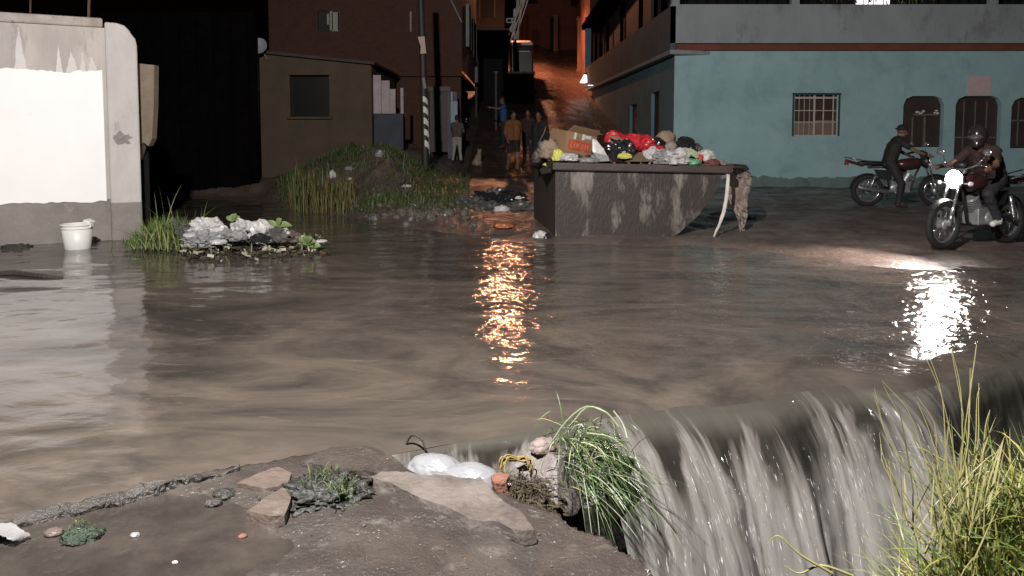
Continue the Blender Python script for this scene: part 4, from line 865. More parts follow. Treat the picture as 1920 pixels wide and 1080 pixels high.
def item(px, py, d, rx, ry, seed, mat, label, cat='bag', name='plastic_bag', group=None, rz_=None, amp=.25, sub=3, rot=0, flat=.5, knot=False):
    q_ = GT(px, py + ry * .7) if not d else None; d = d or q_.y; k = d / F; p = D(px, py, d)
    rz2 = ry * k / (.5 + flat / 2 + .25)
    o = crumple(name, (p.x, p.y, p.z - ry * k), (rx * k * .92, (rz_ or rx * .8) * k, rz2), seed, mat, amp * 1.15, 3 if name == 'plastic_bag' and rx < 22 else 4, None, flat, 2.2, rot, knot, name == 'plastic_bag')
    return tag(o, label, cat, group)
GR = 'bags of rubbish piled in the container'
bx = thing('cardboard_box', 'open tan cardboard box with a red printed label tilted on top of the container', 'box', tuple(D(1070, 296, 12.25)))
q = Matrix.Rotation(R(12), 3, 'Y') @ Matrix.Rotation(R(28), 3, 'Z'); bc = D(1072, 272, 12.45)
def BP(x, y, z): return bc + q @ V((x, y, z))
mb = MB(); w_, d_, h_ = .27, .24, .2
for (c, s) in (((0, -d_, 0), (2 * w_, .012, 2 * h_)), ((0, d_, 0), (2 * w_, .012, 2 * h_)), ((-w_, 0, 0), (.012, 2 * d_ - .012, 2 * h_)), ((w_, 0, 0), (.012, 2 * d_ - .012, 2 * h_)), ((0, 0, -h_ + .008), (2 * w_ - .012, 2 * d_ - .014, .012))): mb.box(BP(*c), s, rot=q)
put('carton', mb, M_card, bx)
mb = MB(); mb.hexa([BP(-w_, -d_, h_), BP(w_, -d_, h_), BP(w_, -d_ + .01, h_), BP(-w_, -d_ + .01, h_)], [BP(-w_ * .9, -d_ - .1, h_ + .1), BP(w_ * .9, -d_ - .1, h_ + .1), BP(w_ * .9, -d_ - .09, h_ + .105), BP(-w_ * .9, -d_ - .09, h_ + .105)]); 
put('flap', mb, M_card, bx)
mb = MB(); mb.box(BP(w_ + .05, 0, h_ + .03), (.13, 2 * d_ * .92, .01), rot=q @ Matrix.Rotation(R(-35), 3, 'Y')); put('flap', mb, M_card, bx)
mb = MB(); mb.box(BP(-.02, -d_ - .009, .01), (.40, .006, .15), rot=q); lb = put('label', mb, M_lab, bx)
GL = {'L': [((0, 0), (0, 1)), ((0, 0), (.7, 0))], 'U': [((0, 1), (0, .15)), ((0, .15), (.2, 0)), ((.2, 0), (.5, 0)), ((.5, 0), (.7, .15)), ((.7, .15), (.7, 1))], 'C': [((.7, .9), (.45, 1)), ((.45, 1), (.15, .95)), ((.15, .95), (0, .7)), ((0, .7), (0, .3)), ((0, .3), (.15, .05)), ((.15, .05), (.45, 0)), ((.45, 0), (.7, .1))], 'A': [((0, 0), (.35, 1)), ((.35, 1), (.7, 0)), ((.15, .35), (.55, .35))], 'M': [((0, 0), (0, 1)), ((0, 1), (.38, .4)), ((.38, .4), (.76, 1)), ((.76, 1), (.76, 0))]}
mb = MB()
for i, ch in enumerate('LUCAM'):
    for (a, b) in GL[ch]:
        A = BP(-.175 + i * .066 + a[0] * .066 * .95, -d_ - .0135, -.03 + a[1] * .08); B = BP(-.175 + i * .066 + b[0] * .066 * .95, -d_ - .0135, -.03 + b[1] * .08); d = B - A; mb.box((A + B) / 2, (d.length + .01, .012, .003), rot=d.to_track_quat('X', 'Y').to_matrix())
put('lettering', mb, M_labt, lb)
for (x0, x1, z0, z1) in ((-.15, -.11, .10, .2), (.0, .05, .11, .2), (.06, .17, .14, .19)): mb = MB(); mb.box(BP((x0 + x1) / 2, -d_ - .008, (z0 + z1) / 2), (x1 - x0, .004, z1 - z0), rot=q); put('tape', mb, M_bagw, bx)
item(1152, 254, 12.6, 17, 14, 2, M_red, 'small round red plastic bag at the peak of the rubbish in the container', group=GR, amp=.16)
item(1193, 264, 12.5, 30, 17, 5, M_red, 'large crumpled red plastic bag on the rubbish beside the small red one', group=GR)
item(1164, 279, 12.2, 27, 24, 3, M_bagk, 'shiny black plastic bag leaning on the white board in the container', group=GR, amp=.2)
mb = MB(); mb.prism([D(1111, 260, 12.1), D(1118, 262, 12.1), D(1132, 280, 12.05), D(1143, 300, 12.02), D(1122, 302, 12.0), D(1111, 284, 12.05)], (0, .025, 0)); tag(put('white_board', mb, M_bagw), 'white foam board standing on edge beside the cardboard box', 'board')
mb = MB(); mb.prism([D(1112, 285, 11.95), D(1140, 292, 11.95), D(1143, 302, 11.95), D(1122, 303, 11.95)], (0, .02, 0)); tag(put('grey_card', mb, M_bagw2), 'bent grey card under the white foam board in the container', 'card')
mb = MB(); mb.prism([D(1140, 254, 12.35), D(1160, 256, 12.35), D(1185, 272, 12.2), D(1178, 290, 12.15), D(1170, 278, 12.2), D(1155, 264, 12.3)], (0, .02, 0)); tag(put('cardboard_sheet', mb, M_card), 'curved tan cardboard sheet between the black bag and the red bags', 'cardboard')
mb = MB(); mb.prism([D(1173, 303, 11.95), D(1200, 285, 12.1), D(1220, 290, 12.1), D(1236, 303, 11.95)], (0, .3, 0)); tag(put('cardboard_sheet', mb, pm('wet_cardboard', (.15, .10, .065), (.11, .075, .05), 4, .7, .3, 30)), 'folded brown wet cardboard lying along the front rim of the container', 'cardboard')
item(1046, 289, 12.0, 9, 12, 7, M_yel, 'crumpled yellow wrapper in front of the cardboard box', 'wrapper', 'food_wrapper')
item(1066, 293, 11.98, 17, 8, 8, M_bagw, 'small flat white bag below the cardboard box at the front rim', group=GR)
item(1076, 295, 11.94, 5, 5, 9, M_yel, 'tiny yellow wrapper beside the flat white bag below the cardboard box', 'wrapper', 'food_wrapper')
item(1171, 291, 11.96, 11, 6, 10, M_yel, 'flat yellow wrapper under the shiny black bag in the container', 'wrapper', 'food_wrapper')
item(1105, 299, 11.96, 16, 5, 12, M_bagw2, 'thin grey plastic scrap on the rim below the white board', 'scrap', 'plastic_scrap')
item(1030, 278, 12.3, 16, 18, 14, M_beige, 'limp tan sack slumped over the corner of the container left of the cardboard box', 'sack', 'refuse_sack', amp=.35)
item(1012, 290, 12.6, 12, 14, 15, M_bagg, 'dark grey bag at the unlit back corner of the container', group=GR, amp=.3)
item(1248, 255, 12.8, 19, 17, 16, M_beige, 'round tan sack standing highest at the middle of the container', 'sack', 'refuse_sack', amp=.12)
item(1258, 272, 12.4, 12, 11, 17, pm('mauve_plastic', (.30, .23, .20), (.24, .18, .16), 5, .6), 'small round mauve bag below the tall tan sack', group=GR, amp=.1)
item(1232, 268, 12.45, 15, 14, 18, M_bagk, 'small black bag between the large red bag and the tan sack', group=GR)
item(1284, 268, 12.5, 17, 16, 19, M_bagk, 'black bag behind the pale green sheet in the container', group=GR)
item(1296, 274, 12.7, 16, 10, 34, M_bagg, 'dark grey bag sloping down beside the black bag towards the flap', group=GR)
item(1230, 278, 12.2, 15, 7, 20, M_red, 'torn red plastic scrap between the white bags below the tan sack', 'scrap', 'plastic_scrap')
item(1222, 286, 12.1, 16, 12, 22, M_bagw, 'small knotted white bag below the large red bag', group=GR, amp=.3)
item(1250, 291, 12.02, 22, 15, 23, M_bagw2, 'greyish white bag squeezed beside the big bright white bag', group=GR, amp=.3)
item(1267, 293, 11.98, 22, 14, 24, M_bagw, 'big bright white bag on the front rim at the middle of the container', group=GR, amp=.32)
item(1324, 289, 12.2, 17, 13, 25, M_bagw, 'smooth white bag near the sloped end of the container', group=GR, amp=.18)
item(1298, 302, 11.97, 14, 6, 26, M_grn, 'crumpled green wrapper on the front rim of the container', 'wrapper', 'food_wrapper')
mb = MB(); mb.prism([D(1282, 276, 12.3), D(1300, 280, 12.2), D(1318, 292, 12.1), D(1306, 297, 12.05), D(1290, 288, 12.15)], (0, .015, 0)); tag(put('green_sheet', mb, M_pgr), 'pale green sheet lying between the white bags in the container', 'sheet')
mb = MB(); c = D(1312, 298, 12.05); mb.tube([c + V((0, 0, -.05)), c + V((.02, 0, .07))], .035, 14); tag(put('drink_can', mb, M_red, bevel=.006), 'small red can standing beside the smooth white bag', 'can')
item(1335, 303, 12.1, 12, 7, 28, pm('maroon_cloth', (.16, .05, .045), None, 5, .7), 'small maroon cloth at the sloped end of the container', 'cloth', 'refuse_cloth')
item(1347, 304, 12.25, 12, 6, 29, M_rag, 'pinkish grey rag bunched at the end of the container rim', 'rag', 'refuse_rag')
item(1275, 281, 12.2, 8, 6, 30, M_bagw, 'tiny white paper below the black bag in the container', 'paper', 'crumpled_paper')
item(1100, 250, 12.7, 7, 5, 31, M_bagw, 'tiny white paper behind the cardboard box', 'paper', 'crumpled_paper')
# litter at the container foot
for (px, py, d, rx, ry, sd, mt, lb_) in ((1014, 440, 11.85, 13, 9, 41, M_bagw, 'torn white bag at the water edge under the dark end of the container'), (1026, 443, 11.8, 9, 8, 42, M_bagk, 'small black bag beside the torn white bag at the container foot'), (1400, 408, 14.2, 14, 6, 43, M_bagg, 'grey scrap on the mud beyond the hanging rag'), (1345, 400, 13.2, 12, 4, 44, M_bagw2, 'pale scrap in the shade under the sloped container end')):
    item(px, py, d, rx, ry, sd, mt, lb_)
# ================================================================== bucket
bb_ = G(146, 466); bk = thing('bucket', 'white plastic bucket standing in the flood against the painted wall', 'bucket', (bb_.x, bb_.y, -.04))
M_buck = pm('bucket_plastic', (.74, .74, .70), (.68, .68, .64), 4, .35, .05, 30)
mb = MB(); mb.lathe((bb_.x, bb_.y, -.04), [(.005, .0), (.158, .0), (.165, .01), (.195, .37), (.188, .37), (.16, .02), (.005, .02)], 36); put('body', mb, M_buck, bk, smooth=True)
mb = MB(); mb.torus((bb_.x, bb_.y, .335), .199, .011, 'Z', 40, 8); mb.torus((bb_.x, bb_.y, .29), .196, .006, 'Z', 40, 6); put('rim', mb, M_buck, bk, smooth=True)
mb = MB(); mb.box((bb_.x + .16, bb_.y + .02, .37), (.10, .16, .05), rot=Matrix.Rotation(R(25), 3, 'Y')); mb.box((bb_.x + .20, bb_.y, .33), (.03, .09, .07)); put('lid_flap', mb, M_buck, bk, bevel=.012)
# ================================================================== islet of grass and rubbish in the flood
random.seed(31)
M_gr1 = pm('grass_green', (.15, .21, .06), (.10, .155, .04), 8, .5); M_gr2 = pm('grass_dry', (.34, .31, .14), (.23, .22, .085), 8, .55); M_gr3 = pm('grass_dark', (.05, .085, .025), (.07, .10, .03), 8, .5)
c0 = G(305, 470); mb = MB()
for i in range(1900):
    a = random.gauss(0, .34); b = random.gauss(0, .18); x, y = c0.x + a, c0.y + .25 + b
    if abs(a) > .62: continue
    h = random.uniform(.18, .52) * (1.1 - .7 * abs(a) / .62); mb.cur = random.choice((0, 0, 0, 1, 2)) if random.random() < .5 else 0
    if random.random() < .035: h *= 1.75
    mb.blade((x, y, H1(x, y) - .02 if i % 4 == 0 else .03), (random.gauss(0, .33), random.gauss(-.08, .3), 1), h, random.uniform(.010, .02), random.uniform(.3, 1.4), 5)
g = put('grass_clump', mb, [M_gr1, M_gr2, M_gr3]); tag(g, 'clump of long green grass at the chipped end of the white wall', 'grass')
GI = 'bags caught on the islet in the flood'
HP = [(388, 424, 10.6, 26, 18, 51, M_bagw, 'bulging white bag with a grey torn belly on top of the islet'), (382, 444, 10.45, 27, 17, 52, M_bagw2, 'grey bag under the bulging white bag on the islet'), (352, 432, 10.7, 18, 13, 53, M_bagg, 'dark grey bag beside the long grass on the islet'),
      (454, 423, 10.7, 17, 14, 54, M_bagw, 'torn white bag at the middle of the islet behind the leaves'), (446, 440, 10.4, 14, 11, 55, M_bagw2, 'limp pale bag low at the middle of the islet'), (486, 428, 10.6, 19, 17, 56, M_bagw, 'upright white bag with a folded rim on the islet'),
      (518, 438, 10.55, 21, 15, 57, M_bagg, 'dark speckled bag next to the upright white bag'), (487, 446, 10.4, 15, 10, 58, M_bagk, 'small black bag in front of the upright white bag'), (545, 441, 10.6, 16, 11, 59, pm('brown_refuse', (.10, .07, .055), (.07, .05, .04), 8, .6), 'brown bag at the tail of the islet beside the fan leaf'),
      (421, 437, 10.55, 14, 10, 60, M_bagw2, 'small pale grey bag between the two torn white bags'), (337, 421, 10.9, 14, 9, 64, M_bagg, 'grey bag half hidden in the top of the grass')]
for (px, py, d, rx, ry, sd, mt, lb_) in HP: item(px, py, d, rx, ry, sd, mt, lb_, group=GI, amp=.33, flat=.6)
for (px, py, sx, sy, an, lb_) in ((410, 452, 14, 5, 25, 'white paper strip slanting below the grey bag on the islet'), (356, 440, 11, 5, -10, 'small white paper beside the dark bag by the grass'), (602, 451, 10, 3, 35, 'pale paper strip at the tail end of the islet'), (540, 436, 3, 3, 0, 'tiny white scrap on the dark speckled bag')):
    item(px, py, 10.35, sx, sy, px, M_bagw, lb_, 'paper', 'crumpled_paper', amp=.2, rot=R(an))
mb = MB()
for i in range(900):
    px = random.uniform(335, 608); py = random.gauss(466, 9) - max(0, (px - 540) * .1); p = G(px, min(py, 484), .03); p.z = max(.0, H1(p.x, p.y)) + random.uniform(0, .10)
    mb.cur = random.choice((0, 0, 1, 2, 3)); s = random.uniform(.03, .09)
    if random.random() < .5: mb.blade(p, (random.gauss(0, 1), random.gauss(-.4, .6), random.uniform(.1, 1)), random.uniform(.08, .22), random.uniform(.012, .035), 1.2, 4)
    else: mb.box(p, (s, s * .5, s * .25), rot=Quaternion((random.random(), random.random(), random.random()), random.uniform(0, 3)).to_matrix())
o = put('debris', mb, [pm('rotting_leaf', (.07, .075, .035), (.045, .05, .025), 8, .5), pm('brown_twig', (.12, .075, .04), (.08, .05, .03), 8, .6), pm('pale_bits', (.36, .35, .28), (.28, .27, .22), 8, .5), M_drk]); tag(o, 'rotting leaves twigs and scraps floating round the foot of the islet', 'debris', None, 'stuff')
def leaf(mb, p, d, L, W, bend=.5, up=(0, 0, 1)):
    p, d, up = V(p), V(d).normalized(), V(up); s = d.cross(up).normalized(); n = 8; o = len(mb.v)
    for i in range(n + 1):
        t = i / n; w = W * math.sin(math.pi * min(1, t * .95 + .05)) ** .7 * (1 - .25 * t); c = p + d * (L * t) - up * bend * L * t * t
        mb.v.extend([tuple(c - s * w / 2 + up * w * .15), tuple(c), tuple(c + s * w / 2 + up * w * .15)])
    for i in range(n):
        for j in (0, 1): mb.f.append((o + 3 * i + j, o + 3 * i + j + 1, o + 3 * i + 4 + j, o + 3 * i + 3 + j)); mb.mi.append(mb.cur)
M_leaf = pm('broad_leaf', (.17, .22, .085), (.13, .18, .07), 6, .45)
for (px, py, d, sc, fan, lb_) in ((520, 420, 10.9, .22, [(1, -.3, .3), (-.8, -.3, .4), (.4, -.5, 1), (.9, -.4, -.4)], 'broad pale green leaf standing behind the dark speckled bag'), (574, 455, 10.6, .24, [(.7, -.5, .5), (-.7, -.4, .5), (.1, -.6, .8), (.9, -.4, .1), (-.3, -.5, .8), (.45, -.6, .75)], 'drooping fan shaped leaf over the tail of the islet'), (436, 412, 10.95, .17, [(-.6, -.2, .7), (.1, -.2, 1), (.7, -.2, .8), (.3, -.3, .9)], 'small leafy sprig poking up behind the bags of the islet')):
    p = D(px, py, d); t = thing('broad_leaf_plant', lb_, 'plant', (p.x, p.y, .1)); mb = MB()
    for f_ in fan: leaf(mb, p + V((0, 0, -.02)), f_, sc * random.uniform(.8, 1.1), sc * .5, .5, (0, -.75, .65))
    put('leaf', mb, M_leaf, t, smooth=True); mb = MB(); mb.tube([(p.x, p.y, .08), p], .007, 5); put('stem', mb, M_gr1, t)
# floating bits and turbulence objects
a, b = G(-40, 517), G(118, 521); mb = MB(); mb.tube([a + V((0, 0, .01)), a * .6 + b * .4 + V((0, .05, .03)), a * .2 + b * .8 + V((0, -.03, .015)), b], [.03, .035, .028, .012], 7); tag(put('floating_stick', mb, M_drk), 'dark rotten stick floating in the flood before the painted wall', 'stick')
for (px, py, rx, ry, sd, lb_) in ((32, 466, 24, 8, 71, 'dark lump of mud at the foot of the painted wall'), (560, 488, 24, 7, 72, 'dark wet clot of weed drifting below the islet')):
    item(px, py, G(px, py).y, rx, ry, sd, M_drk, lb_, 'clod', 'mud_clod', amp=.4)
# ================================================================== grassy mound
random.seed(41); mb = MB()
cnt = 0
for i in range(12000):
    px = random.uniform(520, 880); dd = random.uniform(14.5, 21.2); x = (px - 960) / F * dd; z = H1(x, dd)
    if z < .05: continue
    dens = 1.05 + fbm(np.array([x]), np.array([dd]), 1.1, 5, 2)[0] * 1.3 - .5 * max(0, (px - 760) / 120)
    if random.random() > dens: continue
    mb.cur = 2 if random.random() < .5 else (0 if random.random() < .6 else 1); mb.blade((x, dd, z - .02), (random.gauss(0, .45), random.gauss(-.15, .4), 1), random.uniform(.08, .26), random.uniform(.012, .026), random.uniform(.6, 1.8), 3); cnt += 1
o = put('grass', mb, [pm('mound_green', (.075, .105, .035), (.055, .08, .026), 8, .55), pm('mound_dry', (.15, .12, .06), (.10, .08, .04), 8, .6), M_gr3], org=(0, 0, 0)); tag(o, 'short rough grass and weeds covering the mound before the tan house', 'grass', None, 'stuff')
M_reed = pm('yellow_reed', (.17, .125, .042), (.11, .085, .03), 8, .6); mb = MB()
for i in range(620):
    t = random.random(); px = 548 + t * 110 + random.gauss(0, 5); dd = 16.6 - t * .9 + random.gauss(0, .3); x = (px - 960) / F * dd; mb.cur = 0 if random.random() < .72 else 1
    mb.blade((x, dd, max(0, H1(x, dd)) - .05), (random.gauss(0, .12), random.gauss(-.05, .12), 1), random.uniform(.45, 1.05) * (1 - .45 * t), random.uniform(.018, .04), random.uniform(.1, .7), 5)
tag(put('reed_clump', mb, [M_reed, M_gr3]), 'tall yellowish reeds standing at the dark water edge of the mound', 'reeds')
mb = MB()
for i in range(500):
    px = random.gauss(690, 55); dd = random.gauss(19.5, .5); x = (px - 960) / F * dd; mb.blade((x, dd, H1(x, dd) - .03), (random.gauss(0, .7), random.gauss(-.2, .5), random.uniform(.5, 1)), random.uniform(.1, .28), random.uniform(.03, .07), random.uniform(.8, 1.8), 4); 
tag(put('shrub', mb, M_gr3), 'low dark green bush on the crest of the mound under the tan house', 'bush')
for (px, py, dd, rx, ry, sd, mt, lb_) in ((713, 287, 0, 8, 7, 81, M_bagw2, 'small pale bag caught in the bush below the stepped fence'), (623, 326, 0, 5, 8, 82, M_bagw, 'tiny upright white scrap among the yellow reeds'), (655, 315, 0, 8, 4, 83, M_bagw2, 'tiny pale scrap on the mound above the reeds'), (657, 335, 0, 4, 3, 84, M_bagw, 'white speck of paper on the mound beside the reeds'), (763, 348, 0, 8, 3, 85, M_bagw, 'flat white paper on the bare slope of the mound'), (713, 365, 0, 7, 3, 86, M_bagw2, 'flat pale scrap low on the grassy mound'), (722, 374, 0, 4, 4, 87, M_bagw, 'small white scrap just above the water on the mound'),
                                         (701, 405, 0, 10, 9, 88, M_bagg, 'round dark speckled bag at the foot of the mound'), (773, 386, 0, 8, 5, 89, M_bagw2, 'pale stone like bag among the rubble at the shore'), (824, 384, 0, 7, 4, 90, M_bagw, 'white scrap beyond the rubble at the shore')):
    item(px, py, dd, rx, ry, sd, mt, lb_, 'litter', 'litter_scrap', amp=.3)
mb = MB(); random.seed(46)
for i in range(200):
    px = random.gauss(800, 42); py = random.gauss(399, 9); q_ = GT(px, min(py, 425)); x, dd, z = q_; s = abs(random.gauss(0, .04)) + .02
    mb.cur = 0 if random.random() < .93 else 1; mb.ball((x, dd, z + s * .3), (s, s * .8, s * random.uniform(.4, .8)), rot=Quaternion((random.random(), random.random(), 1), random.uniform(0, 3)).to_matrix(), nu=7, nv=5)
tag(put('rubble', mb, [pm('shore_stone', (.13, .115, .09), (.085, .075, .06), 8, .6, .5, 40), M_bagw2]), 'wet pebbles and broken stones along the shore of the mound', 'rubble', None, 'stuff')
GD = 'dark bags dumped on the mud left of the container'
for (px, py, dd, rx, ry, sd, mt, lb_) in ((883, 377, 0, 22, 11, 91, M_bagg, 'low speckled grey bag at the mound end of the dumped bags'), (905, 373, 0, 22, 13, 92, M_bagk, 'glossy black bag in the middle of the dumped bags'), (930, 368, 0, 24, 15, 93, M_bagg, 'tallest speckled dark bag of the dumped bags'), (957, 371, 0, 24, 13, 94, M_bagk, 'black bag nearest the container among the dumped bags'), (975, 384, 0, 20, 9, 95, M_bagg, 'flattened grey bag against the dark end of the container'), (915, 384, 0, 18, 8, 96, M_bagg, 'small crushed grey bag in front of the dumped black bags')):
    item(px, py, dd, rx, ry, sd, mt, lb_, group=GD, amp=.38, sub=4)
item(941, 390, 13.5, 13, 6, 97, M_bagw, 'flat bright white paper in front of the dumped dark bags', 'paper', 'crumpled_paper')
item(972, 370, 13.9, 5, 3, 98, M_bagw, 'tiny white scrap on the black bag by the container', 'scrap', 'plastic_scrap')
item(930, 450, 11.75, 10, 3, 99, M_bagw2, 'pale flat scrap floating near the muddy shore', 'scrap', 'plastic_scrap')
item(945, 421, 12.6, 17, 5, 100, pm('puddle_orange', (.42, .13, .05), (.3, .09, .04), 6, .4), 'orange lump standing in for a reddish puddle on the wet mud below the dumped bags', 'wrapper', 'food_wrapper')  # added lump: a puddle's reddish sheen is put into its colour
mb = MB(); a, b = D(905, 408, 13), D(985, 415, 12.7)
mb.tube([a + V((0, 0, .02)), (a + b) / 2 + V((0, 0, .06)), b], .025, 7); tag(put('wooden_stick', mb, pm('red_stick', (.2, .08, .05), None, 5, .5)), 'reddish stick lying on the mud before the dumped bags', 'stick')
# ================================================================== foreground
random.seed(51)
def rough_solid(name, ring, z0, z1, mat, seed, amp=.02, sub=3, label=None):
    """an irregular stone or slab from its plan outline"""
    bm = bmesh.new(); n = len(ring); vb = [bm.verts.new((p[0], p[1], z0)) for p in ring]; vt = [bm.verts.new((p[0] * .97 + .03 * sum(q[0] for q in ring) / n, p[1] * .97 + .03 * sum(q[1] for q in ring) / n, z1 if len(p) < 3 else p[2])) for p in ring]
    bm.faces.new(list(reversed(vb))); bm.faces.new(vt)
    for i in range(n): bm.faces.new((vb[i], vb[(i + 1) % n], vt[(i + 1) % n], vt[i]))
    bmesh.ops.triangulate(bm, faces=bm.faces[:]); 
    for _ in range(sub): bmesh.ops.subdivide_edges(bm, edges=[e for e in bm.edges if e.calc_length() > .035], cuts=1, use_grid_fill=True); bmesh.ops.triangulate(bm, faces=bm.faces[:])
    of = V((seed * 3.3, seed * 1.7, 0))
    for v in bm.verts:
        p = v.co.copy(); v.co += V((mn.noise(p * 9 + of), mn.noise(p * 9 + of + V((7, 0, 0))), mn.noise(p * 7 + of + V((0, 9, 0))))) * amp + V((mn.noise(p * 30 + of), mn.noise(p * 30 + of + V((7, 0, 0))), mn.noise(p * 26 + of + V((0, 9, 0))))) * amp * .35
    mb = MB(); bm.verts.index_update(); mb.v = [tuple(v.co) for v in bm.verts]; mb.f = [tuple(v.index for v in f.verts) for f in bm.faces]; mb.mi = [0] * len(mb.f); bm.free()
    return put(name, mb, mat, smooth=False)
M_kerb = pm('broken_kerb_concrete', (.075, .067, .06), (.03, .027, .025), 11, .45, 1.0, 60, c3=(.2, .19, .18), s3=22, t3=(.6, .7), bdist=.02)
M_stone = pm('pink_stone', (.125, .096, .082), (.09, .07, .06), 5, .42, .5, 40, c3=(.16, .135, .12), s3=6); M_moss = pm('mossy_rock', (.035, .036, .03), (.02, .02, .018), 9, .5, .9, 40, c3=(.08, .10, .05), s3=7, t3=(.58, .7))
a, b = G(-80, 990, .05), G(455, 872, .05); dv = (b - a); Lk = dv.length; uu = dv.normalized(); vv = V((uu.y, -uu.x, 0)); ring = []; m = 40
for i in range(m + 1): ring.append(a + uu * (Lk * i / m) + vv * (.038 + .02 * mn.noise(V((i * .7, 1, 0))) - .02 * i / m))
for i in range(m, -1, -1): ring.append(a + uu * (Lk * i / m) - vv * (.04 + .02 * mn.noise(V((i * .6, 5, 0))) - .02 * i / m))
tag(rough_solid('broken_kerb', [(p.x, p.y) for p in ring], -.03, .035, M_kerb, 3, .034, 4), 'long broken concrete kerb with a pitted dark edge beside the brown flood', 'kerb')
def ringpx(l, z=.05): return [tuple(G(px, py, z)[:2]) for px, py in l]
tag(rough_solid('flat_stone', ringpx([(442, 906), (470, 892), (520, 878), (548, 888), (540, 906), (500, 916)]), -.01, .05, M_stone, 5, .012), 'flat pinkish stone behind the triangular one on the slab', 'stone')
tag(rough_solid('triangular_stone', ringpx([(461, 958), (500, 934), (533, 910), (548, 932), (536, 966), (500, 968)], .06), -.01, .062, M_stone, 6, .012), 'triangular pink stone lying nearest the camera side of the mossy rock', 'stone')
mr = G(612, 938); k = mr.y / F
ro = crumple('mossy_rock', (mr.x, mr.y, .0), (.15, .125, .055), 8, M_moss, .4, 5, None, .25, 3.5); tag(ro, 'dark mossy rock tufted with small green weeds on the slab', 'rock')
mb = MB()
for i in range(130):
    an = random.uniform(0, 6.3); r = random.uniform(.02, .15); x, y = mr.x + .03 + r * math.cos(an), mr.y + r * math.sin(an) * .8
    if random.random() < .5: x, y = mr.x + random.gauss(.10, .03), mr.y + random.gauss(-.07, .04)
    mb.blade((x, y, .05 + .06 * max(0, 1 - abs(x - mr.x) / .15)), (random.gauss(0, .7), random.gauss(-.2, .6), 1), random.uniform(.025, .075), random.uniform(.004, .009), 1.2, 3)
tag(put('weed_tuft', mb, pm('rock_weed', (.085, .12, .04), (.06, .09, .03), 8, .5)), 'small green weeds growing over the dark mossy rock', 'weeds')
mb = MB()
for i in range(420):
    an = random.uniform(0, 6.3); r = abs(random.gauss(0, .13)); x, y = mr.x + r * math.cos(an), mr.y - .02 + r * .8 * math.sin(an); s = abs(random.gauss(0, .008)) + .004; mb.cur = 0 if random.random() < .9 else 1
    mb.ball((x, y, max(.02, .05 - r * .2) + .006 * random.random()), (s, s * .8, s * .7), rot=Quaternion((random.random(), random.random(), 1), random.uniform(0, 3)).to_matrix(), nu=6, nv=4)
tag(put('gravel', mb, [M_moss, M_stone]), 'dark wet gravel crumbled round the mossy rock', 'gravel', None, 'stuff')
gl = G(152, 1010); ro = crumple('moss_clump', (gl.x, gl.y, .0), (.06, .05, .03), 11, pm('wet_moss', (.034, .05, .03), (.02, .033, .02), 12, .6, .9, 60), .3, 4, None, .2); tag(ro, 'rounded clump of wet dark green moss in the puddle near the kerb', 'moss')
mb = MB()
for i in range(60): 
    an, r = random.uniform(0, 6.3), random.uniform(0, .07); mb.blade((gl.x + r * math.cos(an), gl.y + r * math.sin(an) * .8, .07 * (1 - (r / .08) ** 2) + .0), (random.gauss(0, .8), random.gauss(-.2, .7), .7), random.uniform(.01, .02), .005, 1.6, 3)
put('blades', mb, M_gr3, ro)
wp = [G(-30, 985, .02), G(20, 980, .05), G(40, 992, .05), G(60, 1004, .02)]; wq = [G(-40, 1005, .02), G(0, 1004, .05), G(22, 1012, .04), G(40, 1016, .012)]
tag(cloth('plastic_sheet', fine(wp, 5), fine(wq, 5), M_bagw2, .008, 9, 10, .004), 'torn white plastic sheet lying below the broken kerb at the picture edge', 'plastic sheet')
for (px, py, s, sd, mt, lb_) in ((253, 998, .028, 1, M_bagw2, 'pale curled leaf on the wet ground between moss clump and stones'), (100, 995, .05, 2, M_stone, 'small tan stone beside the moss clump'), (328, 1048, .016, 6, M_bagw, 'tiny white chip alone in the dark puddle'), (455, 1000, .025, 7, pm('brick_bit', (.2, .08, .05), None, 6, .7), 'small reddish brick chip below the triangular stone'), (420, 925, .07, 8, M_moss, 'dark wet stone touching the flat pinkish stone'), (400, 940, .05, 9, M_kerb, 'grey pebble beside the dark wet stone'), (640, 985, .02, 12, M_bagw2, 'pale chip on the bare slab right of the stones')):
    p = G(px, py, .02); o = crumple('pebble', (p.x, p.y, .005), (s * .62, s * .5, s * .3), 60 + sd, mt, .22, 3, None, .4); tag(o, lb_, 'pebble')
# scattered grit
mb = MB()
for i in range(700):
    px = random.uniform(20, 1250); py = random.uniform(900, 1078); p = G(px, py, .03)
    if poly_sd(np.array([p.x]), np.array([p.y]), SLAB)[0] > -.05: continue
    s = abs(random.gauss(0, .0022)) + .0012; mb.cur = 0 if random.random() < .85 else 1; mb.ball((p.x, p.y, H1(p.x, p.y) + s * .4), (s, s * .8, s * .6), rot=Matrix.Rotation(random.uniform(0, 3), 3, 'Z'), nu=6, nv=4)
tag(put('gravel', mb, [M_stone, M_bagw2]), 'loose grit scattered over the wet slab', 'gravel', None, 'stuff')
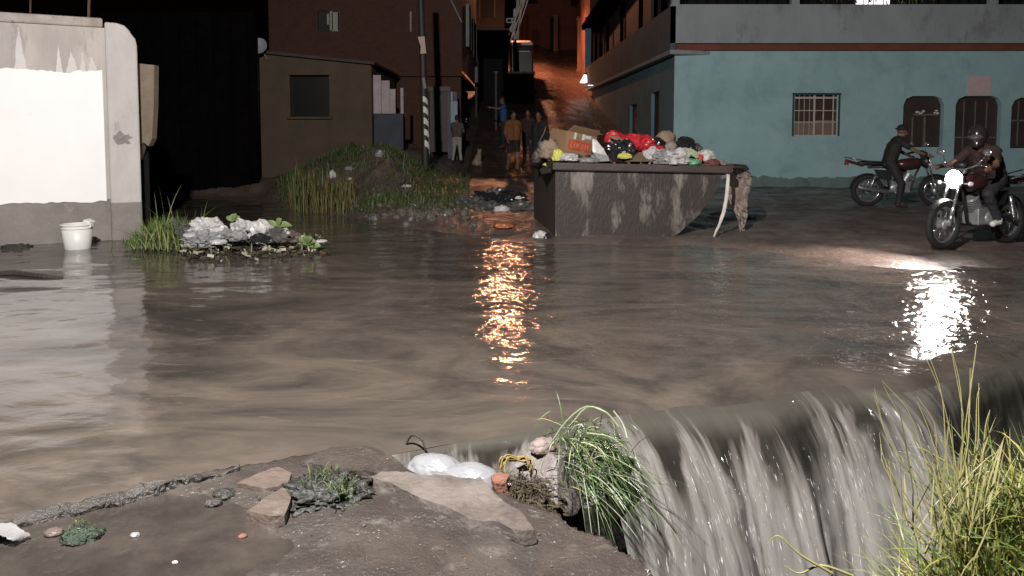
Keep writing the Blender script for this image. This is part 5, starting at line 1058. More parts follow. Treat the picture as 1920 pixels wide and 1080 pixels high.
# thin broken layer of concrete
M_lay = pm('worn_concrete_layer', (.16, .14, .127), (.10, .086, .076), 4, .38, .6, 50, c3=(.065, .055, .05), s3=5, t3=(.56, .7), bdist=.012)
tag(rough_solid('broken_slab_piece', ringpx([(688, 893), (715, 884), (760, 890), (800, 900), (850, 896), (903, 903), (925, 930), (950, 950), (978, 965), (1006, 1003), (984, 1006), (940, 986), (880, 978), (840, 962), (800, 945), (765, 925), (725, 908)], .06), .02, .075, M_lay, 12, .014), 'thin broken layer of pale concrete lying below the sandbags', 'slab')
tag(rough_solid('broken_slab_piece', ringpx([(560, 862), (620, 838), (690, 830), (735, 850), (790, 893), (760, 896), (700, 884), (640, 880)], .06), .0, .055, M_slab, 14, .012), 'smooth brown wet slab corner between the weir and the mossy rock', 'slab')
# sandbags
M_sand = pm('wet_sandbag_plastic', (.22, .225, .235), (.17, .17, .18), 4, .32, .15, 25, c3=(.15, .14, .12), s3=3, t3=(.58, .75))
def sandbag(px, py, rx, ry, rot, seed, lb_):
    p = G(px, py, .0); o = crumple('sandbag', (p.x, p.y, p.z - .008), (rx, ry, .076), seed, M_sand, .055, 5, None, .55, 1.1, R(rot), False); tag(o, lb_, 'sandbag', 'sandbags at the weir')
    mb = MB(); e = V((math.cos(R(rot)), math.sin(R(rot)), 0)); q0 = V((p.x, p.y, .03)) + e * rx * .95; mb.tube([q0 - e * .03, q0 + e * .01, q0 + e * .05 + V((0, 0, -.02))], [.04, .015, .03], 10); put('tied_neck', mb, M_sand, o, smooth=True); return o
sandbag(816, 897, .135, .085, -22, 5, 'white sandbag furthest up the weir beside the dark twig')
sandbag(886, 916, .125, .085, -12, 9, 'white sandbag nearest the yellow weed and orange brick')
mb = MB(); a = G(772, 812, .0); mb.tube(fine([a + V((-.03, 0, -.06)), a + V((-.01, -.01, -.02)), a + V((.02, -.03, .0)), a + V((.06, -.05, -.02)), a + V((.08, -.06, -.07))], 5), .006, 7); tag(put('curved_twig', mb, M_drk), 'dark curved twig arching out of the weir above the sandbags', 'twig')
# concrete chunk standing at the weir
ch = [D(968, 880, 4.10), D(1010, 935, 3.95), D(1064, 962, 3.85), D(1075, 962, 4.15), D(1000, 900, 4.4)]
tops = [D(975, 862, 4.12), D(1012, 838, 4.1), D(1046, 850, 4.0), D(1062, 872, 4.15), D(1015, 832, 4.4)]
mb = MB(); bm = bmesh.new(); P_ = [V(p) for p in (D(962, 872, 4.12), D(1008, 832, 4.18), D(1046, 862, 4.02), D(1072, 965, 3.9), D(1046, 948, 3.85), D(1002, 910, 3.98))]
off = V((.10, .24, -.05)); vb = [bm.verts.new(p) for p in P_]; vt = [bm.verts.new(p + off) for p in P_]; n = len(P_); bm.faces.new(vb); bm.faces.new(list(reversed(vt)))
for i in range(n): bm.faces.new((vb[(i + 1) % n], vb[i], vt[i], vt[(i + 1) % n]))
bmesh.ops.triangulate(bm, faces=bm.faces[:])
for _ in range(4): bmesh.ops.subdivide_edges(bm, edges=[e for e in bm.edges if e.calc_length() > .03], cuts=1, use_grid_fill=True); bmesh.ops.triangulate(bm, faces=bm.faces[:])
for v in bm.verts: 
    p = v.co.copy(); v.co += V((mn.noise(p * 11), mn.noise(p * 11 + V((7, 0, 0))), mn.noise(p * 11 + V((0, 9, 0))))) * .012 + V((mn.noise(p * 40), 0, mn.noise(p * 40 + V((0, 9, 0))))) * .004
bmesh.ops.recalc_face_normals(bm, faces=bm.faces[:]); bm.verts.index_update(); mb.v = [tuple(v.co) for v in bm.verts]; mb.f = [tuple(v.index for v in f.verts) for f in bm.faces]; mb.mi = [0] * len(mb.f); bm.free()
tag(put('concrete_chunk', mb, pm('chunk_concrete', (.17, .148, .14), (.13, .115, .108), 4, .55, .5, 50)), 'tilted grey chunk of concrete standing between the weir and the wet grass', 'concrete chunk')
p = D(1018, 828, 4.14); tag(crumple('pale_stone', p - V((0, 0, .05)), (.062, .05, .042), 33, pm('pale_pink_stone', (.24, .19, .17), (.17, .135, .12), 9, .6, .4, 50), .2, 4, None, .5, 2.2, R(30)), 'pale pink stone on the tip of the tilted concrete chunk', 'stone')
# weed, fibre and brick caught beside it
random.seed(57); M_fib = pm('wet_fibre', (.085, .066, .036), (.035, .028, .018), 22, .85, .9, 50); M_yw = pm('yellow_weed', (.27, .20, .065), (.18, .13, .045), 9, .5)
c = D(985, 915, 3.95); ro = crumple('weed_lump', c - V((0, 0, .10)), (.13, .085, .06), 35, M_fib, .5, 5, None, .4, 3.0, R(-35)); tag(ro, 'matted brown weed and straw caught in front of the concrete chunk', 'weed')
mb = MB()
for i in range(900): mb.blade(c + V((random.gauss(0, .07), random.gauss(-.02, .05), random.gauss(.0, .03))), (random.gauss(.2, 1), random.gauss(-.4, .6), random.gauss(0, .5)), random.uniform(.04, .13), random.uniform(.004, .009), random.uniform(0, 1.5), 4)
o = put('straw', mb, M_fib, ro); o['kind'] = 'stuff'
c2 = D(966, 874, 4.02); mb = MB(); pts = [c2 + V((.075 * math.cos(a), .03 * math.sin(a), .035 * math.sin(a) + .012 * math.sin(3 * a))) for a in np.linspace(-.4, 3.6, 16)]; 
for k_ in range(9):
    of_ = V((random.gauss(0, .012), random.gauss(0, .012), random.gauss(0, .008))); mb.tube([p_ + of_ + V((0, 0, .01 * math.sin(i * .8 + k_))) for i, p_ in enumerate(pts)][k_ % 4:16 - k_ % 3], .0045, 5)
tag(put('yellow_weed', mb, M_yw, smooth=True), 'curled yellow strip of weed lying on the straw beside the chunk', 'weed')
p = G(938, 912, .05); tag(rough_solid('brick_fragment', [(p.x - .03, p.y - .03), (p.x + .035, p.y - .035), (p.x + .045, p.y + .02), (p.x, p.y + .045), (p.x - .04, p.y + .02)], .02, .095, pm('orange_brick', (.20, .085, .055), (.13, .06, .042), 9, .8, .6, 60), 21, .022), 'small orange brick fragment beside the nearest sandbag', 'brick')
# wet grass hanging over the fall
M_wet = pm('wet_grass', (.075, .12, .035), (.05, .085, .028), 8, .42); M_wetp = pm('wet_grass_pale', (.30, .34, .22), (.22, .26, .15), 8, .4)
random.seed(61); mb = MB(); c = D(1085, 825, 4.15)
for i in range(520):
    o = V((random.gauss(.03, .10), random.gauss(0, .09), random.gauss(-.02, .06))); L = random.uniform(.05, .19); mb.cur = 0 if random.random() < .78 else (1 if random.random() < .7 else 2)
    dr = V((random.gauss(.35, .8), random.gauss(-.4, .55), random.gauss(.35, .5))); 
    if random.random() < .25: dr = V((random.gauss(.7, .3), random.gauss(-.6, .3), random.gauss(-.1, .3))); L *= 1.35; o += V((.05, -.03, -.1))
    mb.blade(c + o, dr, L, random.uniform(.0035, .008), random.uniform(1.0, 2.8), 6)
for i in range(80):   # long trailing blades
    o = V((random.gauss(.10, .09), random.gauss(-.08, .08), random.gauss(-.12, .07))); mb.cur = random.choice((0, 0, 1)); mb.blade(c + o, (random.gauss(.5, .25), random.gauss(-.5, .25), random.gauss(-.15, .3)), random.uniform(.22, .5), random.uniform(.004, .008), random.uniform(.7, 1.8), 7)
ro = put('grass_clump', mb, [M_wet, M_wetp, M_gr2]); tag(ro, 'wet green grass clump hanging over the waterfall beside the concrete chunk', 'grass')
mb = MB()
for pts in (((1030, 835), (1062, 790), (1100, 762), (1140, 775)), ((1068, 800), (1100, 764), (1135, 772), (1160, 800)), ((1150, 770), (1165, 790), (1172, 806), (1176, 822)), ((1100, 812), (1150, 822), (1200, 870), (1236, 912))): 
    P3 = [D(x, y, 4.05 - .03 * i) for i, (x, y) in enumerate(pts)]; mb.tube(fine(P3, 3), .004, 5)
put('dry_stem', mb, M_wetp, ro)
p = D(1120, 905, 4.2); tag(crumple('weir_rock', p - V((.02, -.1, .35)), (.24, .2, .3), 37, pm('wet_dark_rock', (.03, .03, .026), (.02, .02, .018), 7, .3, .8, 30), .2, 4, None, .6), 'dark wet rock under the grass clump at the weir', 'rock')
# ================================================================== grass bank at the right corner
random.seed(71); mb = MB(); M_by = pm('yellow_green_grass', (.30, .30, .06), (.20, .23, .045), 8, .5)
for i in range(7000):
    x = random.gauss(1.9, .46); y = random.gauss(2.95, .36)
    if y < 2.0 or x < 1.02: continue
    z = H1(x, y)
    if z < -.85: continue
    mb.cur = 0 if random.random() < .62 else (2 if random.random() < .6 else 1)
    mb.blade((x, y, z - .02), (random.gauss(-.1, .45), random.gauss(-.1, .45), 1), random.uniform(.09, .34), random.uniform(.004, .012), random.uniform(.5, 2.0), 5)
for i in range(2600):
    x = random.gauss(1.75, .38); y = random.gauss(2.85, .3)
    if y < 2.1 or x < 1.05: continue
    z = H1(x, y)
    if z < -.95: continue
    mb.cur = random.choice((0, 0, 2, 2, 1)); mb.blade((x, y, z - .02), (random.gauss(-.15, .4), random.gauss(-.05, .4), 1), random.uniform(.22, .55), random.uniform(.006, .013), random.uniform(.6, 2.2), 6)
o = put('grass', mb, [M_by, M_gr2, M_gr1], org=(0, 0, 0)); tag(o, 'yellow green grass covering the bank at the right end of the waterfall', 'grass', None, 'stuff')
mb = MB(); mb.cur = 0
def stem(pts, d, r=.0033):
    P3 = [D(x, y, d + .02 * i) for i, (x, y) in enumerate(pts)]; f_ = fine(P3, 4); mb.tube(f_, [r * (1 - .75 * i / (len(f_) - 1)) for i in range(len(f_))], 5)
ST = [((1800, 1000), (1812, 880), (1816, 760), (1830, 645)), ((1806, 1010), (1810, 860), (1805, 740), (1785, 655)), ((1798, 1000), (1790, 850), (1765, 740), (1732, 660)), ((1770, 1000), (1745, 880), (1700, 780), (1655, 722)), ((1760, 1010), (1720, 900), (1670, 830), (1640, 740)), ((1790, 1000), (1820, 860), (1830, 760), (1836, 720)), ((1812, 1010), (1840, 880), (1850, 800), (1858, 770)), ((1745, 1000), (1700, 930), (1660, 870), (1650, 815)), ((1730, 1010), (1690, 960), (1668, 910), (1664, 860)), ((1795, 1020), (1800, 900), (1816, 820), (1818, 690)), ((1740, 1040), (1790, 930), (1850, 860), (1880, 840)), ((1785, 1000), (1760, 880), (1745, 800), (1720, 745))]
for s_ in ST:
    for k in range(2): stem([(x + random.gauss(0, 7) * (1 - i / 4), y + random.gauss(0, 6)) for i, (x, y) in enumerate(s_)], random.uniform(2.75, 3.05))
for i in range(80):
    p = D(random.gauss(1795, 45), random.gauss(990, 40), random.uniform(2.7, 3.1)); mb.blade(p, (random.gauss(0, .3), random.gauss(0, .25), 1), random.uniform(.18, .42), random.uniform(.006, .012), random.uniform(.1, .9), 6)
tag(put('tall_grass', mb, [M_gr2]), 'tall dry straw coloured grass stems standing on the bank before the waterfall', 'grass')
for i, (pts, lb_) in enumerate(((((1560, 1075), (1500, 1040), (1460, 1005), (1440, 1020)), 'thin straw blade arching over the waterfall at the bottom edge'), (((1600, 1080), (1540, 1060), (1500, 1075), (1470, 1060)), 'long pale blade lying low over the falling water'))):
    mb = MB(); stem(pts, 2.6, .006); tag(put('straw_stem', mb, M_gr2), lb_, 'grass')
# ================================================================== people
M_skin = pm('skin', (.19, .095, .06), (.15, .075, .048), 9, .5); M_hair = pm('hair', (.012, .01, .009), None, 20, .5)
def cmat(n, c, r=.8): return pm(n, c, tuple(k * .7 for k in c), 7, r, .2, 60)
M_jean = cmat('dark_denim', (.022, .022, .026)); M_maroon = cmat('maroon_shirt', (.035, .016, .013)); M_navy = cmat('dark_shirt', (.022, .017, .017)); M_palet = cmat('pale_trousers', (.36, .33, .29)); M_orange = cmat('orange_shirt', (.20, .075, .022)); M_bluet = cmat('blue_shirt', (.02, .08, .26)); M_blackt = cmat('black_shirt', (.016, .014, .014)); M_shoew = cmat('white_shoe', (.75, .75, .73), .5); M_shoek = cmat('dark_shoe', (.03, .025, .022)); M_greyt = cmat('grey_vest', (.085, .07, .062))
STAND = dict(pel=(0, 0, .93), che=(.01, 0, 1.28), nec=(0, 0, 1.47), hea=(.03, 0, 1.615), shL=(0, .175, 1.41), elL=(-.02, .235, 1.13), haL=(.06, .25, .89), shR=(0, -.175, 1.41), elR=(-.02, -.235, 1.13), haR=(.06, -.25, .89), hiL=(0, .085, .92), knL=(.03, .10, .50), anL=(-.01, .11, .085), hiR=(0, -.085, .92), knR=(.03, -.10, .50), anR=(-.01, -.11, .085), toL=(.15, .13, .03), toR=(.15, -.13, .03), face=(1, 0, 0), fing=None)
def person(label, loc, heading, k=1.0, pose=None, top=M_navy, bottom=M_jean, shoe=M_shoek, sleeves='short', shorts=False, head='hair', vox=.014, group=None, w=1.0, skirt=False):
    J = dict(STAND); J.update(pose or {}); loc = V(loc); q = Matrix.Rotation(heading, 3, 'Z')
    P = {a: loc + q @ (V(b) * k) for a, b in J.items() if b is not None and a not in ('face', 'fing')}
    fwd = q @ V(J['face']).normalized(); t = thing('person', label, 'person', tuple(loc), group)
    c = lambda mb, a, b, ra, rb: mb.capsule(P[a] if isinstance(a, str) else a, P[b] if isinstance(b, str) else b, ra * k * w, rb * k * w, 12)
    mb = MB()
    lat = (P['shL'] - P['shR']).normalized()
    for s in (-1, 1):
        c(mb, P['pel'] + lat * .075 * s * k, P['che'] + lat * .085 * s * k, .105, .115); c(mb, P['che'] + lat * .085 * s * k, P['che'] * .35 + P['nec'] * .65 + lat * .07 * s * k, .115, .075)
    c(mb, P['che'] * .15 + P['nec'] * .85, 'hea', .055, .052)
    for s in 'LR':
        c(mb, P['nec'] * .7 + P['sh' + s] * .3, 'sh' + s, .06, .062); c(mb, 'sh' + s, 'el' + s, .054, .041); c(mb, 'el' + s, 'ha' + s, .040, .027)
        d = (P['ha' + s] - P['el' + s]).normalized(); sd = d.cross(fwd); sd = sd.normalized() if sd.length > .1 else lat; up = sd.cross(d)
        palm = P['ha' + s] + d * .055 * k; c(mb, 'ha' + s, palm, .026, .034)
        for i, L in enumerate((.062, .072, .068, .052)):
            o = palm + up * (.024 - .016 * i) * k + d * .02 * k; m_ = o + d * L * .55 * k; e_ = m_ + (d * .6 + sd * (.6 if s == 'L' else -.6)).normalized() * L * .5 * k; c(mb, o, m_, .0095, .009); c(mb, m_, e_, .009, .0075)
        o = P['ha' + s] + d * .03 * k + up * .028 * k; m_ = o + (up + d * .6).normalized() * .035 * k; c(mb, o, m_, .0115, .0105); c(mb, m_, m_ + d * .03 * k, .0105, .008)
        c(mb, 'hi' + s, 'kn' + s, .085, .056); c(mb, 'kn' + s, 'an' + s, .056, .036); c(mb, 'an' + s, 'to' + s, .038, .03)
    # head with a face
    up = (P['hea'] - P['nec']).normalized(); up = (up * .4 + V((0, 0, 1)) * .6).normalized(); sd = up.cross(fwd).normalized(); f2 = sd.cross(up)
    m3 = Matrix((f2, sd, up)).transposed(); H_ = lambda x, y, z: P['hea'] + m3 @ (V((x, y, z)) * k)
    mb.ball(H_(0, 0, .03), V((.098, .077, .115)) * k, m3); mb.ball(H_(.03, 0, -.055), V((.065, .056, .06)) * k, m3)
    c(mb, H_(.088, 0, .02), H_(.108, 0, -.02), .011, .017); c(mb, H_(.085, .02, -.052), H_(.085, -.02, -.052), .011, .011)
    for s in (-1, 1): mb.ball(H_(-.005, .078 * s, .0), V((.02, .012, .032)) * k, m3, 8, 6); c(mb, H_(.082, .018 * s, .042), H_(.074, .052 * s, .040), .011, .010)
    remeshed('body', mb, M_skin, t, vox * .75, 3)
    mb = MB()
    for s in (-1, 1): mb.ball(H_(.088, .031 * s, .022), V((.012, .013, .009)) * k, m3, 8, 6)
    put('eyes', mb, M_hair, t, smooth=True)
    mb = MB()
    for s in (-1, 1):
        c(mb, P['pel'] + lat * .075 * s * k + (P['che'] - P['pel']) * .05, P['che'] + lat * .085 * s * k, .122, .130); c(mb, P['che'] + lat * .085 * s * k, P['che'] * .25 + P['nec'] * .75 + lat * .06 * s * k, .130, .082)
    for s in 'LR':
        a, b = P['sh' + s], P['el' + s]; e = a + (b - a) * (.62 if sleeves == 'short' else 1.0)
        if sleeves != 'none': c(mb, P['nec'] * .65 + a * .35, a, .074, .078); c(mb, a, e, .072, .062)
        if sleeves == 'long': c(mb, b, b + (P['ha' + s] - b) * .92, .055, .042)
    remeshed('shirt', mb, top, t, vox, 4, None, .009 * k)
    mb = MB()
    for s in (-1, 1): c(mb, P['pel'] + lat * .075 * s * k, P['pel'] + lat * .07 * s * k + (P['che'] - P['pel']) * .22, .122, .118)
    for s in 'LR':
        a, b = P['hi' + s], P['kn' + s]; c(mb, a, a + (b - a) * (.7 if shorts else 1), .105, .085 if shorts else .072)
        if not shorts: c(mb, b, b + (P['an' + s] - b) * .95, .070, .054)
    remeshed('shorts' if shorts else 'trousers', mb, bottom, t, vox, 4, None, .008 * k)
    for s in 'LR':
        mb = MB(); d = (P['to' + s] - P['an' + s]); c(mb, P['an' + s] + V((0, 0, -.03)) * k - d * .15, P['to' + s] + V((0, 0, .0)), .046, .040); c(mb, P['an' + s] + V((0, 0, .01)) * k, P['an' + s] + V((0, 0, -.02)) * k, .05, .048); remeshed('shoe', mb, shoe, t, vox, 3)
    mb = MB()
    if head == 'helmet':
        mb.ball(H_(-.01, 0, .04), V((.135, .12, .145)) * k, m3, 24, 16); mb.ball(H_(.05, 0, -.06), V((.085, .08, .06)) * k, m3); remeshed('helmet', mb, pm('helmet_paint', (.03, .026, .026), None, 5, .2), t, vox, 3)
        mb = MB(); mb.ball(H_(.045, 0, .035), V((.105, .095, .055)) * k, m3, 20, 12); put('visor', mb, pm('visor', (.10, .09, .085), None, 5, .05), t, smooth=True)
    elif head == 'cap':
        mb.ball(H_(-.008, 0, .062), V((.108, .088, .092)) * k, m3, 20, 12); mb.ball(H_(-.10, 0, .04), V((.055, .06, .016)) * k, m3); remeshed('cap', mb, M_blackt, t, vox * .7, 2)
    else:
        mb.ball(H_(-.018, 0, .052), V((.098, .086, .108)) * k, m3, 20, 12)
        if head == 'long': c(mb, H_(-.07, 0, .0), H_(-.07, 0, -.17), .07, .05)
        remeshed('hair', mb, M_hair, t, vox * .7, 2)
    return t
# ================================================================== motorcycles (local: rear axle over the origin, +X forward)
M_tyre = pm('tyre_rubber', (.018, .017, .017), None, 20, .8, .4, 60); M_chr = pm('chrome', (.78, .78, .80), (.7, .7, .72), 6, .18, metal=.9); M_alu = pm('cast_metal', (.42, .42, .43), (.3, .3, .31), 8, .38, .2, 40, metal=.6); M_mred = pm('tank_paint', (.055, .02, .02), (.045, .018, .018), 4, .25); M_mblk = pm('black_plastic_trim', (.02, .02, .021), None, 6, .45); M_wht = pm('pale_plastic', (.6, .6, .6), None, 5, .35)
def motorcycle(label, loc, heading, lit, sc=1.0, tank=M_mred, group='motorcycles in the street'):
    t = bpy.data.objects.new('motorcycle', None); COL.objects.link(t); tag(t, label, 'motorcycle', group)
    def p(nm, mb, m, par=None, sm_=True, bev=0):
        me = mb.mesh(nm, m, (0, 0, 0), sm_); o = bpy.data.objects.new(nm, me); COL.objects.link(o); o.parent = par or t
        if bev: b = o.modifiers.new('b', 'BEVEL'); b.width = bev; b.segments = 2; b.limit_method = 'ANGLE'
        return o
    for cx, wdt in ((0, .052), (1.26, .045)):
        w_ = bpy.data.objects.new('wheel', None); COL.objects.link(w_); w_.parent = t; w_.location = (cx, 0, .30)
        mb = MB(); mb.torus((0, 0, 0), .258, wdt * .95, 'Y', 48, 10); p('tyre', mb, M_tyre, w_)
        mb = MB(); mb.torus((0, 0, 0), .214, .016, 'Y', 48, 8, 1.5); p('rim', mb, M_chr, w_)
        mb = MB()
        for i in range(18):
            a = 2 * math.pi * i / 18; s = .03 if i % 2 else -.03; mb.tube([(.045 * math.cos(a + .3), s, .045 * math.sin(a + .3)), (.21 * math.cos(a), s * .2, .21 * math.sin(a))], .0028, 4)
        p('spoke', mb, M_chr, w_)
        mb = MB(); mb.lathe((0, 0, 0), [(.005, -.055), (.06, -.05), (.07, -.03), (.04, 0), (.07, .03), (.06, .05), (.005, .055)], 18, Matrix.Rotation(R(90), 3, 'X')); p('hub', mb, M_alu, w_)
    for s in (-1, 1):
        mb = MB(); mb.tube([(1.26, .075 * s, .29), (1.19, .075 * s, .50)], .026, 10); mb.tube([(1.19, .075 * s, .50), (1.03, .075 * s, .96)], .018, 10); p('fork_leg', mb, M_chr)
        mb = MB(); mb.tube([(.0, .09 * s, .30), (.12, .10 * s, .62)], .022, 10)
        for i in range(9): mb.torus((.02 + .011 * i, .092 * s + .001 * i * s, .36 + .028 * i), .032, .006, 'Z', 14, 6)
        p('shock_absorber', mb, M_chr)
        mb = MB(); mb.tube([(-.02, .06 * s, .30), (.45, .06 * s, .36)], .02, 8); p('swingarm', mb, M_mblk)
        mb = MB(); mb.tube([(.97, .20 * s, 1.02), (.92, .27 * s, 1.13)], .007, 6); mb.ball((.93, .30 * s, 1.18), (.018, .06, .042), nu=14, nv=8); p('mirror', mb, M_chr)
        mb = MB(); mb.tube([(1.06, .10 * s, .80), (1.06, .19 * s, .80)], .01, 6); mb.ball((1.06, .20 * s, .80), (.035, .03, .03), nu=12, nv=8); p('indicator', mb, M_wht)
        mb = MB(); mb.tube([(.50, .05 * s, .31), (.50, .24 * s, .30)], .014, 8); p('foot_peg', mb, M_alu)
        mb = MB(); mb.prism([(.15, .115 * s, .70), (.42, .115 * s, .68), (.40, .115 * s, .50), (.24, .115 * s, .52)], (0, -.03 * s, 0)); p('side_cover', mb, M_mblk, None, False, .012)
    mb = MB(); mb.box((1.02, 0, .94), (.05, .2, .04)); mb.box((1.07, 0, .80), (.05, .2, .04)); p('fork_clamp', mb, M_alu, None, False, .008)
    mb = MB(); mb.tube([(.90, .36, 1.0), (.98, .22, 1.03), (1.0, .08, .97), (1.0, -.08, .97), (.98, -.22, 1.03), (.90, -.36, 1.0)], .012, 8); hb_ = p('handlebar', mb, M_chr)
    for s in (-1, 1): 
        mb = MB(); mb.tube([(.955, .26 * s, 1.02), (.90, .37 * s, .998)], .019, 10); p('grip', mb, M_tyre, hb_)
        mb = MB(); mb.tube([(1.0, .24 * s, 1.03), (.96, .38 * s, 1.0)], .005, 6); p('lever', mb, M_chr, hb_)
    mb = MB(); mb.ball((.98, 0, 1.02), (.06, .09, .05), nu=16, nv=10); p('instrument', mb, M_mblk)
    mb = MB(); mb.lathe((1.06, 0, .85), [(.005, -.10), (.06, -.09), (.115, -.02), (.122, .02), (.112, .03)], 28, Matrix.Rotation(R(90), 3, 'Y')); hl = p('headlight', mb, M_mblk)
    mb = MB(); mb.lathe((1.06, 0, .85), [(.001, .075), (.06, .068), (.11, .03)], 28, Matrix.Rotation(R(90), 3, 'Y'))
    p('lens', mb, M_headlens if lit else pm('unlit_lens', (.5, .5, .5), None, 5, .08), hl)
    mb = MB(); mb.torus((1.085, 0, .85), .116, .011, 'Y', 28, 8)
    mb.v = [(1.085 + (y), (x - 1.085), z) for x, y, z in mb.v]; p('bezel', mb, M_chr, hl)
    mb = MB(); mb.ball((.74, 0, .80), (.25, .13, .115), nu=24, nv=14); mb.ball((.86, 0, .84), (.13, .115, .09), nu=20, nv=12); tk = remeshed('tank', mb, tank, t, .015, 4)
    mb = MB(); mb.lathe((.76, 0, .905), [(.001, .022), (.03, .02), (.034, .0)], 14); p('cap', mb, M_chr, tk)
    mb = MB(); mb.ball((.40, 0, .79), (.20, .12, .055)); mb.ball((.10, 0, .815), (.26, .105, .05)); mb.ball((.0, 0, .82), (.24, .09, .05)); remeshed('seat', mb, M_mblk, t, .014, 4)
    mb = MB(); mb.prism([(-.1, -.07, .80), (-.42, -.05, .90), (-.42, .05, .90), (-.1, .07, .80)], (0, 0, -.05)); p('tail', mb, tank, None, False, .015)
    mb = MB(); mb.box((-.40, 0, .82), (.05, .12, .07)); p('tail_light', mb, pm('tail_red', (.3, .02, .02), None, 5, .2), None, False, .01)
    mb = MB(); 
    for s in (-1, 1): mb.tube([(.10, .10 * s, .84), (-.2, .12 * s, .89), (-.42, .09 * s, .93)], .01, 6)
    mb.tube([(-.42, .09, .93), (-.42, -.09, .93)], .01, 6); p('grab_rail', mb, M_chr)
    for (cx, a0, a1, nm, rr) in ((0, 60, 175, 'rear_fender', .325), (1.26, 40, 140, 'front_fender', .315)):
        mb = MB(); n = 18
        for i in range(n + 1):
            a = R(a0 + (a1 - a0) * i / n)
            for y, dr in ((-.05, -.02), (-.025, .004), (.025, .004), (.05, -.02)): mb.v.append((cx + (rr + dr) * math.cos(a), y, .30 + (rr + dr) * math.sin(a)))
        for i in range(n):
            for j in range(3): mb.f.append((4 * i + j, 4 * i + j + 1, 4 * i + j + 5, 4 * i + j + 4)); mb.mi.append(0)
        p(nm, mb, M_mblk)
    mb = MB(); mb.tube([(1.0, 0, .86), (.88, 0, .60), (.80, 0, .30), (.40, 0, .27)], .022, 8); mb.tube([(1.0, 0, .90), (.55, 0, .76), (.0, 0, .74)], .022, 8); mb.tube([(.40, 0, .27), (.36, 0, .74)], .022, 8); p('frame', mb, M_mblk)
    mb = MB(); mb.box((.58, 0, .38), (.34, .22, .20)); mb.ball((.50, -.10, .36), (.13, .05, .10)); mb.ball((.50, .10, .36), (.13, .05, .10)); en = p('engine', mb, M_alu, None, False, .02)
    mb = MB(); mb.tube([(.66, 0, .44), (.76, 0, .62)], .07, 14)
    for i in range(8): mb.tube([(.67 + .012 * i, 0, .455 + .021 * i), (.674 + .012 * i, 0, .461 + .021 * i)], .095, 16)
    p('cylinder_fins', mb, M_alu, en, False)
    mb = MB(); mb.tube([(.76, -.03, .55), (.92, -.07, .46), (.86, -.11, .28), (.45, -.13, .26)], .018, 8); mb.tube([(.45, -.13, .26), (.30, -.14, .29), (-.22, -.16, .38), (-.24, -.16, .385)], [.024, .042, .045, .03], 14); p('exhaust', mb, M_chr)
    mb = MB(); mb.box((.24, .075, .34), (.52, .03, .085)); p('chain_guard', mb, M_mblk, None, False, .012)
    if not lit: mb = MB(); mb.tube([(.47, .14, .26), (.42, .30, .02)], .012, 8); p('kickstand', mb, M_alu)
    for ch in [o for o in t.children]: pass
    t.location = loc; t.rotation_euler = (0, 0, heading); t.scale = (sc, sc, sc)
    return t
M_headlens = pm('headlight_glow', (1, 1, 1), None, 5, .3, emit=(1.0, .93, .86), estr=HEAD_E)
FW, RW = G(1766, 474, .03), G(1884, 462, .03); hd1 = math.atan2(FW.y - RW.y, FW.x - RW.x); sc1 = 1.08
o1 = FW - V((math.cos(hd1), math.sin(hd1), 0)) * 1.26 * sc1; o1.z = H1(o1.x, o1.y) - .005
motorcycle('motorcycle with its headlight glaring, ridden at the edge of the flood', tuple(o1), hd1, True, sc1)
b2 = G(1625, 388, .06); b2 = V((b2.x, b2.y, H1(b2.x, b2.y) - .005)); hd2 = R(-3)
motorcycle('unlit motorcycle standing side on before the teal wall', tuple(b2), hd2, False, 1.1)
b3 = D(868, 285, 27.5); b3 = V((b3.x, 27.5, H1(b3.x, 27.5) - .0)); hd3 = R(-112)
m3_ = [o for o in S.objects if o.name.startswith('motorcycle') and o.parent is None][-1]
c3 = copy_tree(m3_); c3.location = (b3.x - .15, 28.6, b3.z + .0); c3.rotation_euler = (0, 0, hd3); c3.scale = (1, 1, 1); c3['label'] = 'motorcycle glinting in the dark behind the person in pale trousers'
RIDE = dict(pel=(-.02, 0, .90), che=(.10, 0, 1.22), nec=(.17, 0, 1.40), hea=(.22, 0, 1.55), shL=(.15, .18, 1.35), shR=(.15, -.18, 1.35), elL=(.34, .30, 1.14), elR=(.34, -.30, 1.14), haL=(.55, .33, 1.04), haR=(.55, -.33, 1.04), hiL=(0, .10, .88), hiR=(0, -.10, .88), knL=(.36, .19, .72), knR=(.36, -.19, .72), anL=(.13, .20, .37), anR=(.13, -.20, .37), toL=(.28, .22, .32), toR=(.28, -.22, .32), face=(1, .25, 0))
sp = lambda o, h, k, x, y=0: V(o) + V((math.cos(h), math.sin(h), 0)) * x * k + V((-math.sin(h), math.cos(h), 0)) * y * k
R1 = dict(RIDE); R1.update(che=(.14, 0, 1.17), nec=(.25, 0, 1.32), hea=(.32, 0, 1.45), shL=(.22, .18, 1.28), shR=(.22, -.18, 1.28), elL=(.40, .31, 1.10), elR=(.40, -.31, 1.10), haL=(.57, .35, 1.07), haR=(.57, -.35, 1.07))
person('person in a dark helmet and maroon shirt riding the motorcycle with the glaring headlight', sp(o1, hd1, sc1, .36), hd1, 1.0, R1, M_maroon, M_jean, M_shoew, 'short', False, 'helmet', .012)
R2 = dict(RIDE); R2.update(anR=(.06, -.34, .09), knR=(.14, -.24, .52), toR=(.2, -.38, .04), che=(.08, 0, 1.24), nec=(.15, 0, 1.42), hea=(.22, -.02, 1.555), shR=(.12, -.19, 1.37), elR=(.36, -.28, 1.17), haR=(.60, -.33, 1.08), face=(.9, -.55, -.05))
person('person in a backwards cap and dark shirt astride the unlit motorcycle', sp(b2, hd2, 1.1, .40), hd2, 1.0, R2, M_navy, M_jean, M_shoek, 'short', False, 'cap', .014)
